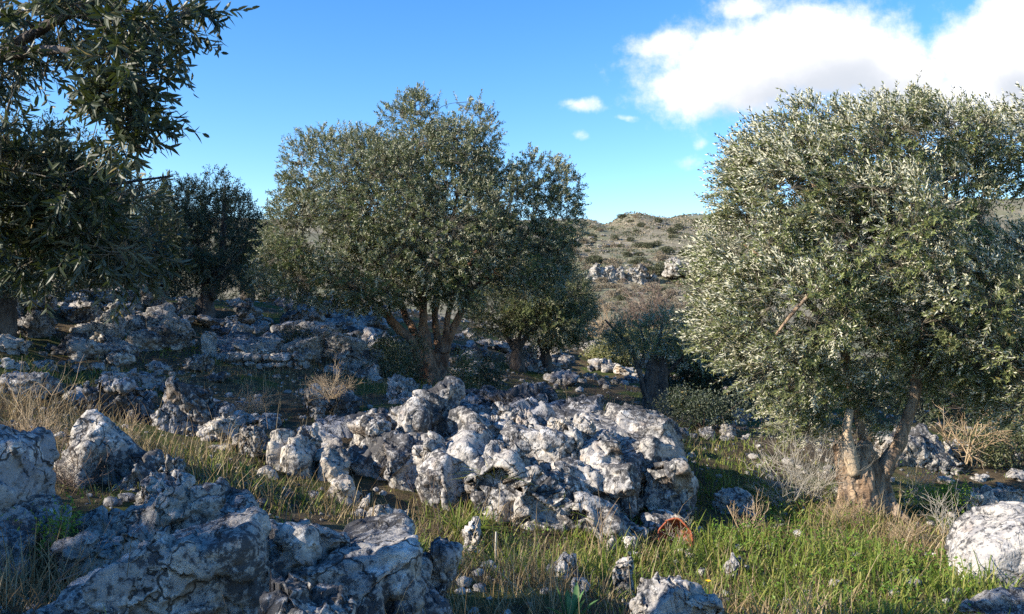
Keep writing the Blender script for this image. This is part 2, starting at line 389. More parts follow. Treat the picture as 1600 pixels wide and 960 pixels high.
def make_ground():
    def axis(a, b, st, lo, hi, g=1.07):
        v = list(np.arange(a, b + 1e-6, st)); s = st
        while v[-1] < hi: s = min(s * g, 12); v.append(v[-1] + s)
        s = st
        while v[0] > lo: s = min(s * g, 12); v.insert(0, v[0] - s)
        return np.array(v)
    xs = axis(-11, 10, 0.1, -320, 420, 1.06); ys = axis(0, 30, 0.1, -60, 900, 1.025)
    X, Y = np.meshgrid(xs, ys); Z = height(X, Y).reshape(X.shape)
    V = np.stack([X, Y, Z], -1).reshape(-1, 3)
    nx, ny = len(xs), len(ys); a = (np.arange(ny - 1)[:, None] * nx + np.arange(nx - 1)[None]).ravel()
    me = mesh_np('ground', V, [np.stack([a, a + 1, a + 1 + nx, a + nx], 1)], True)
    link('ground', me, ground_mat(), kind='structure', label='stony hillside ground with soil and moss between the rocks')
make_ground()

# ------------------------------------------------------------------ rocks
_cs = {}
def cube_sphere(n):
    if n in _cs: return _cs[n]
    key = {}; V = []; F_ = []
    t = np.linspace(-1, 1, n + 1); tt = np.tan(t * math.pi / 4)
    for ax in range(3):
        for sg in (-1, 1):
            idx = np.zeros((n + 1, n + 1), int)
            for i in range(n + 1):
                for j in range(n + 1):
                    c = [0, 0, 0]; c[ax] = sg; c[(ax + 1) % 3] = tt[i]; c[(ax + 2) % 3] = tt[j]
                    k = (round(c[0], 5), round(c[1], 5), round(c[2], 5))
                    if k not in key: key[k] = len(V); V.append(c)
                    idx[i, j] = key[k]
            a = idx[:-1, :-1].ravel(); b = idx[1:, :-1].ravel(); c_ = idx[1:, 1:].ravel(); d = idx[:-1, 1:].ravel()
            F_.append(np.stack([a, b, c_, d] if sg > 0 else [a, d, c_, b], 1))
    V = np.array(V, float); V /= np.linalg.norm(V, axis=1)[:, None]
    _cs[n] = (V, np.concatenate(F_)); return _cs[n]
def poly_radius(d, seed, k=13, soft=14.0, boxy=0.5, block=False):
    rs = np.random.RandomState(seed)
    N = rs.normal(size=(k, 3)); N /= np.linalg.norm(N, axis=1)[:, None]
    B = np.array([[1, 0, 0], [-1, 0, 0], [0, 1, 0], [0, -1, 0], [0, 0, 1], [0, 0, -1]], float) + rs.normal(size=(6, 3)) * 0.18
    B /= np.linalg.norm(B, axis=1)[:, None]
    N = np.concatenate([N, B]); h = np.concatenate([rs.uniform(0.78, 1.12, k), rs.uniform(0.78, 1.0, 6) * (1.12 - 0.3 * boxy)])
    if block: h = np.concatenate([rs.uniform(0.98, 1.5, k), rs.uniform(0.8, 0.98, 6)])
    q = np.maximum(d @ N.T, 1e-3) / h
    return 1 / (np.power((q ** soft).sum(1), 1 / soft))
def rough_disp(V, Nn, size, seed, crag=1.0, flute=None):
    """break the surface into shifted blocks, then roughen it; V in metres"""
    o = seed * 3.71
    q = V / size + o
    ax = np.array(flute if flute is not None else (0.5, 0.2, -0.8), float); ax /= np.linalg.norm(ax)
    k = 0.5 if flute is not None else 0.25
    qa = q - k * ((q - o) @ ax)[:, None] * ax[None]
    wq = qa + 0.05 * np.stack([perlin(q * 5), perlin(q * 5 + 9), perlin(q * 5 + 21)], 1)
    W = V.copy(); dn = np.zeros(len(V))
    for sc, amp, sd in ((1.25, .075, 0), (2.9, .050, 3), (6.8, .026, 9)):
        f1, f2, i, v = worley(wq * sc + sd, True)
        g = _G[(i * 7 + seed * 13 + sd) & 255]
        W += g * (amp * size * crag)
        dn += (_G[(i * 5 + seed * 3 + 11) & 255] * v).sum(1) * (1.1 / sc) * .42
        dn -= .30 * amp * np.exp(-((f2 - f1) / 0.06) ** 2)
    dn += 0.030 * (ridged(q * 3.1 + 3, 4, 0.6) - .3) + 0.010 * fbm(q * 17, 2, 0.6)
    f3, f4, _ = worley(q * 6.0 + 11)
    dn += -0.040 * np.exp(-(f3 / 0.27) ** 2) * (perlin(q * 1.4 + 30) > 0.05)
    return W + Nn * (dn * size * crag)[:, None]
def grid_normals(V, Fq):
    n = np.cross(V[Fq[:, 2]] - V[Fq[:, 0]], V[Fq[:, 3]] - V[Fq[:, 1]])
    N = np.zeros_like(V)
    for k in range(4): np.add.at(N, Fq[:, k], n)
    return N / (np.linalg.norm(N, axis=1)[:, None] + 1e-12)
def rock_data(n, dims, seed, crag=1.0, boxy=0.5, soft=14, flute=None, rot=(0, 0, 0)):
    d, Fq = cube_sphere(n)
    V = d * poly_radius(d, seed, boxy=boxy, soft=soft)[:, None] * (np.array(dims) / 2)
    Rm = np.array(Euler(rot).to_matrix()); V = V @ Rm.T
    V = rough_disp(V, grid_normals(V, Fq), float(np.mean(dims)) * 0.8, seed, crag, flute)
    return V, Fq
def boulder(xc, ytop, ybot, wpx, D, seed, label, dep=None, roll=0, yaw=0, pitch=0, mat='rock', n=60, crag=0.6, boxy=0.6, soft=40, name='limestone_boulder', group=None, sink=0.22, flute=None, cat='boulder', bury=True):
    """a rock whose visible outline spans the given photo box at distance D; buried in the ground below"""
    w = wpx / F * D; h = (ybot - ytop) / F * D
    dep = dep or w * 0.8
    top = EYE + (480 - ytop) / F * D; bot = EYE + (480 - ybot) / F * D
    x = (xc - 800) / F * D; y = D + dep * 0.25
    if bury: bot = min(bot, min(zg(x, y), zg(x, y - dep * .4), zg(x + w * .35, y), zg(x - w * .35, y)) - 0.04)
    H = (top - bot) * (1 + sink)
    V, Fq = rock_data(n, (w, dep, H), seed, crag, boxy, soft, flute, (R(pitch), R(roll), R(yaw)))
    c = np.array([x, y, top - H / 2])
    # rescale so that outline after rotation still fits the box
    sx = w / (V[:, 0].max() - V[:, 0].min()); V[:, 0] *= sx
    sz = H / (V[:, 2].max() - V[:, 2].min()); V[:, 2] = (V[:, 2] - V[:, 2].max()) * sz + H / 2
    org = np.array([x, y, bot])
    me = mesh_np(name, V + c - org, [Fq], True)
    o = link(name, me, M[mat], label=label, category=cat); o.location = org
    if group: o['group'] = group
    return o
def remesh(blocks, voxel):
    """union of closed meshes by voxel remeshing; returns verts, quads"""
    acc = Acc()
    for V, Fq in blocks: acc.add(V, Fq if isinstance(Fq, list) else [Fq])
    me = acc.mesh('tmp'); ob = bpy.data.objects.new('tmp', me); COL.objects.link(ob)
    md = ob.modifiers.new('r', 'REMESH'); md.mode = 'VOXEL'; md.voxel_size = voxel; md.adaptivity = 0
    dg = bpy.context.evaluated_depsgraph_get(); dg.update(); ev = ob.evaluated_get(dg); em = ev.to_mesh()
    V = np.empty(len(em.vertices) * 3, np.float32); em.vertices.foreach_get('co', V); V = V.reshape(-1, 3).astype(float)
    N = np.empty(len(em.vertices) * 3, np.float32); em.vertices.foreach_get('normal', N); N = N.reshape(-1, 3).astype(float)
    L = np.empty(len(em.loops), np.int32); em.loops.foreach_get('vertex_index', L)
    Fq = L.reshape(-1, 4)
    ev.to_mesh_clear(); bpy.data.objects.remove(ob, do_unlink=True); bpy.data.meshes.remove(me)
    return V, N, Fq
def angular(dims, seed, boxy=.8, rot=(0, 0, 0), n=12, soft=60):
    d, Fq = cube_sphere(n)
    V = d * poly_radius(d, seed, k=9, soft=soft, block=True)[:, None] * (np.array(dims) / 2)
    return V @ np.array(Euler(rot).to_matrix()).T, Fq
def blk(xc, ytop, ybot, wpx, D, dep, seed, roll=0, yaw=0, boxy=0.5, n=14, chips=3):
    """an angular block with smaller broken pieces keyed into its front and top; returns a list of closed meshes"""
    w = wpx / F * D; H = (ybot - ytop) / F * D; rs = random.Random(seed * 5 + 1)
    c = np.array([(xc - 800) / F * D, D + dep * 0.3, EYE + (480 - (ytop + ybot) / 2) / F * D])
    Rm = np.array(Euler((0, R(roll), R(yaw))).to_matrix())
    V, Fq = angular((w, dep, H), seed, max(boxy, .75), (0, R(roll), R(yaw)))
    out = [(V + c, Fq)]
    for k in range(chips):
        m = min(w, H, dep * 1.3); sz = np.array([m * rs.uniform(.35, .75), m * rs.uniform(.25, .5), m * rs.uniform(.2, .6)])
        p = np.array([rs.uniform(-.42, .42) * w, rs.uniform(-.5, .1) * dep, rs.uniform(-.05, .42) * H])
        if rs.random() < .6: p[1] = -dep * rs.uniform(.36, .46)
        else: p[2] = H * rs.uniform(.36, .46)
        V, Fq = angular(sz, seed * 31 + k, .9, (rs.uniform(-.35, .35), R(roll) + rs.uniform(-.3, .3), R(yaw) + rs.uniform(-.7, .7)), 8)
        out.append((V + c + Rm @ p, Fq))
    return out
def outcrop(name, blocks, voxel, seed, size, label, mat='rock', crag=1.0, flute=None, cat='outcrop', extra=None):
    V, N, Fq = remesh([m for b in blocks for m in b], voxel)
    V = rough_disp(V, N, size, seed, crag * .72, flute)
    if extra: V = extra(V, N)
    org = np.array([V[:, 0].mean(), V[:, 1].mean(), V[:, 2].min()])
    o = link(name, mesh_np(name, V - org, [Fq], True), M[mat], label=label, category=cat); o.location = org
    return o

def foreground_rocks():
    # big slab rising to the right at the lower left corner
    bl = [blk(233, 872, 1072, 400, 3.35, .36, 11, roll=-24, yaw=12, boxy=1.1, chips=4), blk(330, 835, 1060, 110, 3.5, .34, 13, roll=-20, yaw=10, boxy=.9, chips=3), blk(60, 985, 1140, 240, 3.25, .3, 12, roll=-26, yaw=14, boxy=.9, chips=2)]
    outcrop('limestone_slab', bl, .013, 5, .40, 'large grey slab rising to the right in the lower left corner, sunlit along its ridge', crag=.42, cat='rock slab')
    bl = [blk(452, 832, 1050, 112, 3.75, .4, 21, roll=8, yaw=-10, boxy=.8, chips=6), blk(420, 870, 1060, 60, 3.6, .35, 22, roll=5, chips=2)]
    outcrop('limestone_boulder', bl, .013, 7, .32, 'dark shaded grey boulder between the long ridged slab and the flat-topped block', mat='rock', crag=.55, cat='boulder')
    bl = [blk(560, 846, 1080, 138, 3.8, .8, 31, roll=3, yaw=12, boxy=1.25, chips=2), blk(530, 905, 1060, 120, 3.6, .45, 32, roll=0, yaw=8, boxy=1, chips=3), blk(608, 882, 1060, 85, 3.8, .5, 33, roll=14, boxy=.9, chips=3)]
    outcrop('limestone_boulder', bl, .014, 9, .40, 'flat-topped pale block with a shadow edge across its top, bottom centre-left', mat='rock', crag=.3, cat='boulder')
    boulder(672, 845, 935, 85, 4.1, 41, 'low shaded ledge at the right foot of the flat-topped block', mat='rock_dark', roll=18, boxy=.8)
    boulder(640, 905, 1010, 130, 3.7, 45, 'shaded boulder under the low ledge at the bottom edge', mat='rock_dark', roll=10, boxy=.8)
    boulder(470, 912, 1010, 190, 2.95, 42, 'blue-grey pointed rock cut by the bottom edge, left of centre', roll=10, crag=.6, mat='rock', boxy=.6)
    bl = [blk(270, 778, 900, 120, 4.6, .5, 51, roll=-14), blk(200, 800, 900, 110, 4.5, .5, 52, roll=-25), blk(330, 790, 900, 70, 4.6, .4, 53, roll=10), blk(170, 840, 960, 100, 4.2, .5, 54, roll=-25)]
    outcrop('limestone_outcrop', bl, .016, 13, .42, 'craggy white and brown ridge just behind the long foreground slab', crag=.85, mat='rock')
    boulder(262, 716, 830, 105, 5.4, 61, 'knobbly small crag above the white and brown ridge', roll=-10, crag=1.15, mat='rock')
    bl = [blk(-28, 692, 900, 105, 4.3, .5, 71, roll=6), blk(-12, 815, 960, 115, 4.1, .45, 72, roll=8)]
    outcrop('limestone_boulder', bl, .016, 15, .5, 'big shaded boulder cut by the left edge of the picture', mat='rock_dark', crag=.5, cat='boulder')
    bl = [blk(118, 650, 800, 56, 6.0, .4, 81, roll=20), blk(158, 690, 800, 90, 6.0, .45, 82, roll=40), blk(200, 722, 830, 74, 5.8, .4, 83, roll=40), blk(115, 705, 820, 50, 5.8, .4, 84)]
    outcrop('limestone_slab', bl, .02, 17, .45, 'peaked grey slab sloping down to the right, with a sunlit tip, in the left grass', crag=.5, cat='rock slab')
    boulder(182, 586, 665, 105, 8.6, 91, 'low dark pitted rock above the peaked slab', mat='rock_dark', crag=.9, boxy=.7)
    boulder(300, 586, 670, 85, 8.6, 92, 'square shaded block beside the low dark pitted rock', mat='rock', crag=.6, boxy=.9, roll=-6)
    boulder(262, 630, 680, 40, 8.2, 93, 'small shaded rock at the left foot of the square block', mat='rock_dark')
    boulder(340, 650, 692, 60, 8.1, 94, 'small pinkish grey rock left of the big craggy outcrop', mat='rock_warm', boxy=.8)
    boulder(385, 665, 712, 45, 7.5, 95, 'small broken pale stone left of the big craggy outcrop', mat='rock_warm')
    boulder(345, 628, 655, 40, 8.6, 96, 'small shaded stone behind the pinkish grey rock', mat='rock_dark')
    # right hand rocks
    boulder(1590, 802, 975, 190, 5.9, 147, 'big rounded white sunlit boulder at the lower right edge', mat='rock_pale', crag=.17, boxy=.1, soft=6, dep=.85, n=100)
    boulder(1590, 925, 1010, 130, 4.6, 102, 'blue-grey rock corner below the big white boulder', mat='rock', roll=-20, crag=.6)
    boulder(1050, 908, 1010, 165, 4.3, 103, 'grey peaked rock at the bottom edge right of centre', mat='rock', roll=0, crag=.75, boxy=.2)
    boulder(1530, 762, 800, 60, 9.6, 104, 'left one of two sunlit rocks behind the big white boulder', mat='rock_pale', boxy=.9, crag=.5)
    boulder(1585, 762, 800, 62, 9.7, 105, 'right one of two sunlit rocks behind the big white boulder', mat='rock_pale', boxy=.8, crag=.5)
    boulder(1150, 768, 815, 70, 8.4, 106, 'blue-grey rock in the dark shade right of the big outcrop', mat='rock')
    boulder(738, 808, 850, 34, 6.2, 107, 'small upright pale stone in the grass before the outcrop', mat='rock_pale', crag=1)
    boulder(885, 868, 905, 60, 5.3, 108, 'low grey stone in the foreground grass under the dry stalks', mat='rock')
    boulder(905, 902, 945, 38, 4.9, 109, 'small pale wedge stone in the foreground grass', mat='rock_pale', roll=15)
    boulder(975, 872, 900, 40, 5.2, 110, 'small pale stone half hidden in grass, foreground centre', mat='rock_warm')
    boulder(1147, 862, 885, 38, 6.0, 111, 'flat small white stone in the green grass', mat='rock_pale')
    boulder(957, 838, 860, 22, 6.6, 112, 'left one of two white pebbly stones at the outcrop foot', mat='rock_pale')
    boulder(985, 838, 860, 24, 6.6, 113, 'right one of two white pebbly stones at the outcrop foot', mat='rock_pale')
    boulder(1440, 668, 800, 140, 12.2, 115, 'big shaded blue-grey boulder behind the right trunk', mat='rock', crag=.7)
    boulder(1520, 690, 800, 80, 13.0, 116, 'shaded rock right of the boulder behind the right trunk', mat='rock')
    # standing stone and slope boulders at left
    boulder(326, 517, 552, 27, 14.0, 121, 'small upright pale stone by the dark tree at left', mat='rock_pale', boxy=1, crag=.4)
    boulder(530, 602, 660, 62, 9.9, 123, 'domed grey rock behind the left end of the outcrop', mat='rock', crag=.6, boxy=.2)
    boulder(490, 598, 655, 48, 9.6, 122, 'pitted sunlit block behind the left end of the outcrop', mat='rock', crag=1.0, boxy=.9)
    boulder(626, 584, 650, 56, 11.2, 124, 'round blue-grey boulder left of the central trunk', mat='rock', crag=.6, boxy=.1)
    boulder(645, 612, 660, 60, 10.6, 125, 'low round boulder in front of the round blue-grey one', mat='rock', crag=.6, boxy=.1)
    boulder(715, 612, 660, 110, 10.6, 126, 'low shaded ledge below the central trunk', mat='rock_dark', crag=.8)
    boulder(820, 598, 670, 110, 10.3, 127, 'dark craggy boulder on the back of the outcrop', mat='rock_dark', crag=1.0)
    boulder(752, 603, 650, 55, 11.0, 128, 'dark round rock right of the central trunk foot', mat='rock_dark', crag=.6)
    boulder(560, 540, 592, 80, 14.0, 129, 'long low grey slab left of the central trunk', mat='rock', boxy=.8)
    boulder(520, 508, 575, 120, 15.5, 130, 'wide domed shaded rock above the long low slab', mat='rock', crag=.5)
    boulder(555, 568, 596, 100, 13.2, 131, 'pale flat ledge under the long low slab', mat='rock', boxy=.9)
    boulder(440, 515, 560, 90, 16.0, 132, 'low shaded rock above the dry stone wall', mat='rock_dark')
    boulder(470, 480, 525, 80, 19.0, 133, 'grey rock under the low left boughs of the central tree', mat='rock')
    boulder(135, 520, 590, 100, 12.5, 134, 'dark boulder in the shaded left slope grass', mat='rock_dark', crag=.6)
    boulder(25, 480, 560, 120, 13.5, 135, 'dark boulder at the left edge under the hanging boughs', mat='rock_dark', crag=.6)
    boulder(270, 495, 540, 50, 14.5, 136, 'shaded block left of the dark tree trunk', mat='rock')
    boulder(215, 575, 620, 60, 10.5, 137, 'small dark rock in the shaded grass above the pitted rock', mat='rock_dark')

def mound():
    D = 8.0
    P_ = [blk(428, 682, 860, 36, 7.5, .42, 201, roll=5, chips=1), blk(468, 694, 860, 30, 7.42, .4, 202, roll=-4, chips=1), blk(396, 668, 800, 42, 7.8, .4, 203, roll=-16, chips=2), blk(362, 690, 810, 56, 7.6, .45, 204, roll=-25), blk(400, 735, 830, 60, 7.1, .4, 233, roll=-28), blk(340, 735, 820, 50, 7.4, .4, 234, roll=-20),
          blk(506, 712, 860, 34, 7.4, .4, 205, roll=8, chips=1), blk(540, 748, 870, 44, 7.0, .4, 206, roll=-18, chips=2), blk(590, 795, 880, 44, 6.7, .4, 207, roll=16), blk(490, 690, 830, 120, 8.5, .8, 208, roll=6), blk(560, 770, 880, 24, 6.9, .3, 229, roll=10, chips=0)]
    outcrop('limestone_outcrop', P_, .018, 23, .55, 'upright pale fluted rock pillars forming the left end of the middle outcrop', crag=.62, flute=(0.15, 0.0, -1), mat='rock_warm')
    B = [blk(640, 634, 800, 120, 8.4, .9, 210, boxy=.1), blk(575, 652, 830, 90, 8.3, .8, 209, roll=10), blk(648, 700, 840, 70, 7.6, .6, 211, roll=-12, boxy=.9), blk(600, 690, 830, 100, 8.0, .9, 213),
         blk(700, 650, 840, 110, 8.4, 1.0, 212, roll=14, boxy=.9), blk(735, 690, 860, 80, 7.6, .6, 214, roll=-18, boxy=1), blk(690, 720, 860, 40, 7.3, .4, 231, roll=-8, boxy=1)]
    outcrop('limestone_outcrop', B, .019, 33, .75, 'domed craggy limestone mass with dark clefts in the middle of the outcrop', crag=.75, flute=(0.3, 0.0, -1), mat='rock_crag')
    C_ = [blk(800, 760, 900, 150, 7.3, .6, 216, roll=36, boxy=1), blk(870, 790, 900, 150, 7.1, .6, 217, roll=34, boxy=1), blk(800, 690, 880, 130, 8.0, .9, 215, roll=14, boxy=.9), blk(880, 735, 870, 130, 7.7, .8, 218, roll=30, boxy=1),
          blk(950, 725, 860, 100, 7.7, .8, 224, roll=8, boxy=1.1), blk(925, 800, 910, 90, 7.1, .5, 225, roll=30, boxy=1), blk(890, 682, 850, 150, 8.4, 1.0, 219, roll=4, boxy=.9), blk(760, 735, 870, 70, 7.5, .5, 232, roll=30, boxy=1)]
    outcrop('limestone_outcrop', C_, .019, 43, .70, 'streaked white and black rock ledges slanting down to the right before the outcrop', crag=.75, flute=(0.8, 0.0, -0.6), mat='rock_crag')
    outcrop('limestone_boulder', [blk(1005, 664, 900, 155, 8.3, 1.4, 220, boxy=.25), blk(955, 670, 890, 140, 8.7, 1.3, 221, boxy=.3), blk(1035, 725, 910, 95, 8.0, 1.0, 222, boxy=.3), blk(990, 815, 910, 130, 7.5, .6, 223, boxy=.7)], .02, 53, .9, 'huge rounded grey boulder forming the right end of the outcrop', crag=.36, mat='rock', cat='boulder')
    outcrop('limestone_outcrop', [blk(820, 655, 850, 280, 9.3, 1.4, 226, boxy=.7), blk(640, 660, 830, 280, 9.2, 1.2, 227)], .024, 63, .7, 'dark back ridge of the middle outcrop in shade', crag=.8, mat='rock_dark')
    k = 230
    for (x, yt, yb, w_, D_, lab, mt) in [
        (790, 628, 668, 52, 8.55, 'pitted pale stone, highest of the stones on the outcrop', 'rock_pale'),
        (822, 640, 676, 38, 8.45, 'pale stone right of the highest one on the outcrop', 'rock_pale'),
        (778, 664, 690, 26, 8.2, 'left one of two small round stones under the pitted stone', 'rock_warm'),
        (800, 666, 692, 26, 8.15, 'right one of two small round stones under the pitted stone', 'rock_warm'),
        (740, 648, 672, 50, 8.3, 'flat stone left of the pitted stone on the outcrop', 'rock'),
        (872, 652, 684, 44, 8.2, 'tilted flat pale stone on the outcrop', 'rock_warm'),
        (893, 664, 722, 46, 7.9, 'upright split stone on the outcrop', 'rock_pale'),
        (915, 652, 690, 36, 8.1, 'knobbly stone behind the upright split stone', 'rock'),
        (938, 672, 722, 70, 8.0, 'dark pitted stone right of the upright split stone', 'rock_dark'),
        (855, 690, 722, 60, 7.9, 'small grey stone left of the upright split stone', 'rock'),
        (486, 662, 712, 30, 7.7, 'thin upright stone on the left end of the outcrop', 'rock_pale'),
        (590, 655, 692, 40, 7.9, 'wedge stone left of the domed top of the outcrop', 'rock_pale'),
        (832, 672, 715, 40, 8.3, 'rounded grey stone beside the reddish hollow of the outcrop', 'rock')]:
        k += 1
        boulder(x, yt, yb, w_, D_, k, lab, mat=mt, n=26, crag=.8, boxy=.7, name='loose_stone', cat='stone', roll=random.Random(k).uniform(-25, 25), bury=False, sink=.15, dep=w_ / F * D_ * .9)

foreground_rocks()
mound()

# dry stone wall
def stone_wall():
    rs = random.Random(4); acc = Acc()
    for row in range(3):
        x = 352.0
        while x < 482:
            wp = rs.uniform(10, 20); D = 13.4
            c = px(x + wp / 2, 583 - row * 12 - (x - 352) * .03, D); w = wp / F * D
            V, Fq = rock_data(7, (w * 1.05, .3, .125 * rs.uniform(.75, 1.3)), rs.randrange(9999), .7, .8, 40, None, (rs.uniform(-.2, .2), rs.uniform(-.25, .25), rs.uniform(-.3, .3)))
            acc.add(V + c + (0, 0, -.02), [Fq]); x += wp
    org = px(415, 590, 13.4)
    o = link('dry_stone_wall', acc.mesh('dry_stone_wall', True, org), M['rock'], label='short low dry stone wall in shade on the left slope', category='stone wall'); o.location = org
stone_wall()

# shared rock shapes for the rubble slopes
VAR = []
def field_rocks():
    rs = random.Random(11)
    for k in range(10):
        V, Fq = rock_data(18, (1, .9, .75 if k % 3 else 1.0), 400 + k, .62, .6 + .05 * k, 40)
        VAR.append(mesh_np('limestone_rock', V, [Fq], True))
    mats = ['rock', 'rock_dark', 'rock_pale', 'rock', 'rock_warm', 'rock', 'rock_pale', 'rock', 'rock_dark', 'rock']
    for me, mt in zip(VAR, mats): me.materials.append(M[mt])
    zones = [  # px0, px1, py0, py1, count, size px range, label, group
        (0, 310, 445, 580, 78, (22, 66), 'grey rock on the shaded rubble slope at far left under the boughs', 'rubble slope at left'),
        (330, 600, 455, 570, 78, (18, 60), 'grey rock on the rubble slope left of the central trunk', 'rubble slope behind the wall'),
        (700, 860, 508, 590, 46, (14, 46), 'blue-grey rock in the rubble bank right of the central trunk', 'rubble bank behind the central tree'),
        (860, 1000, 545, 605, 36, (14, 42), 'sunlit rock in the rubble between the two small trees', 'rubble between the small trees'),
        (1010, 1200, 590, 690, 26, (12, 42), 'dappled rock in the gap left of the right tree', 'rocks left of the right tree'),
        (0, 440, 585, 690, 24, (28, 72), 'small stone in the dry grass left of the big outcrop', 'stones in the dry grass'),
        (1400, 1600, 640, 790, 16, (14, 40), 'shaded rock under the right tree branches', 'rocks under the right tree')]
    for (x0, x1, y0, y1, n, (s0, s1), lab, grp) in zones:
        for i in range(n):
            xp = rs.uniform(x0, x1); yp = y0 + (y1 - y0) * rs.random() ** .8
            g = ground(xp, yp, 8.5)
            if g[1] > 45: continue
            sp = s0 + (s1 - s0) * rs.random() ** 2.2
            s = sp / F * g[1]
            o = link('limestone_rock', VAR[rs.randrange(10)], None, label=lab, category='rock', group=grp)
            o.location = (g[0], g[1], g[2] + s * .12); o.scale = (s * rs.uniform(.8, 1.4), s * rs.uniform(.8, 1.3), s * rs.uniform(.6, 1.05))
            o.rotation_euler = (rs.uniform(-.4, .4), rs.uniform(-.4, .4), rs.uniform(0, 6.28))
field_rocks()

def gravel():
    rs = np.random.RandomState(3); acc = Acc()
    prot = [rock_data(4, (1, .9, .7), 900 + k, .7, .5) for k in range(6)]
    n = 5200
    y = 3 + 27 * rs.rand(n) ** 1.3; x = rs.uniform(-.72, .72, n) * y
    z = height(x, y)
    s = (0.02 + 0.10 * rs.rand(n) ** 4) * (0.5 + y / 14)
    for i in range(n):
        V, Fq = prot[i % 6]; a = rs.rand() * 6.28; c, d = math.cos(a), math.sin(a)
        W = V * s[i]; W = np.stack([W[:, 0] * c - W[:, 1] * d, W[:, 0] * d + W[:, 1] * c, W[:, 2]], 1)
        acc.add(W + (x[i], y[i], z[i] + s[i] * .1), [Fq])
    link('rubble', acc.mesh('rubble', True), M['rock'], kind='stuff', label='small limestone rubble scattered over the ground', category='rubble')
gravel()

# ------------------------------------------------------------------ tubes, trunks and branches
def smooth_path(pts, rad, m=6):
    P = np.array(pts, float); r = np.array(rad, float); n = len(P)
    if n < 3: 
        t = np.linspace(0, 1, m)[:, None]; return P[0] * (1 - t) + P[-1] * t, r[0] + (r[-1] - r[0]) * t[:, 0]
    Q, q = [], []
    for i in range(n - 1):
        p0, p1, p2, p3 = P[max(i - 1, 0)], P[i], P[i + 1], P[min(i + 2, n - 1)]
        for k in range(m):
            t = k / m
            Q.append(.5 * (2 * p1 + (p2 - p0) * t + (2 * p0 - 5 * p1 + 4 * p2 - p3) * t * t + (3 * p1 - p0 - 3 * p2 + p3) * t ** 3)); q.append(r[i] * (1 - t) + r[i + 1] * t)
    Q.append(P[-1]); q.append(r[-1])
    return np.array(Q), np.array(q)
def tube(P, r, sides=8, cap=True):
    P = np.asarray(P, float); n = len(P)
    T = np.gradient(P, axis=0); T /= np.linalg.norm(T, axis=1)[:, None] + 1e-9
    u = np.cross(T[0], [0.3, 0.1, 1]); 
    if np.linalg.norm(u) < .1: u = np.cross(T[0], [1, 0, 0])
    U = []
    for k in range(n):
        u = u - T[k] * (u @ T[k]); u = u / (np.linalg.norm(u) + 1e-9); U.append(u)
    U = np.array(U); W = np.cross(T, U)
    a = np.arange(sides) * 2 * math.pi / sides
    V = (P[:, None] + r[:, None, None] * (np.cos(a)[None, :, None] * U[:, None] + np.sin(a)[None, :, None] * W[:, None])).reshape(-1, 3)
    i = (np.arange(n - 1)[:, None] * sides + np.arange(sides)[None]); j = (np.arange(n - 1)[:, None] * sides + (np.arange(sides) + 1) % sides)
    q = np.stack([i, j, j + sides, i + sides], -1).reshape(-1, 4)
    polys = [q]
    if cap:
        V = np.concatenate([V, P[:1], P[-1:]]); b, t = len(V) - 2, len(V) - 1
        k = np.arange(sides); k2 = (k + 1) % sides; e = (n - 1) * sides
        polys.append(np.concatenate([np.stack([k2, k, np.full(sides, b)], 1), np.stack([e + k, e + k2, np.full(sides, t)], 1)]))
    return V, polys
def gnarled(paths, voxel, amp, seed, zs=0.3):
    """thick trunk from several tubes, fused and made woody"""
    bl = []
    for pts, rad in paths:
        P, r = smooth_path(pts, rad, 5); bl.append(tube(P, r, 12))
    V, N, Fq = remesh(bl, voxel)
    q = V * (1, 1, zs) * 9 + seed
    d = ridged(q, 3, .55) * amp + fbm(V * (22, 22, 7) + seed, 3) * amp * .35
    f1, f2, _ = worley(V * 7 + seed); d -= amp * .9 * np.exp(-(f1 / .28) ** 2)
    return V + N * d[:, None], Fq

def colonize(start, attr, step, kill, rs, grav=0.0, maxit=110):
    """start: (N,3) nodes with parents list; returns nodes, parents"""
    nodes = [np.array(p) for p in start[0]]; par = list(start[1]); A = attr.copy()
    X = np.array(nodes)
    D2 = ((A[:, None] - X[None]) ** 2).sum(2); near = D2.argmin(1); nd = np.sqrt(D2.min(1))
    made = set()
    for it in range(maxit):
        if len(A) == 0: break
        dirs = {}
        V = A - X[near]; V /= np.linalg.norm(V, axis=1)[:, None] + 1e-9
        acc = np.zeros_like(X); np.add.at(acc, near, V); cnt = np.bincount(near, minlength=len(X))
        idx = np.nonzero(cnt)[0]
        dv = acc[idx] / cnt[idx][:, None] + rs.normal(size=(len(idx), 3)) * .18 + (0, 0, grav)
        dv /= np.linalg.norm(dv, axis=1)[:, None] + 1e-9
        new = X[idx] + dv * step
        base = len(X); X = np.concatenate([X, new]); par += list(idx)
        D2 = ((A[:, None] - new[None]) ** 2).sum(2); k = D2.argmin(1); m = np.sqrt(D2.min(1))
        up = m < nd; near = np.where(up, base + k, near); nd = np.where(up, m, nd)
        keep = nd > kill
        A, near, nd = A[keep], near[keep], nd[keep]
        if len(X) > 9000: break
    return X, np.array(par)
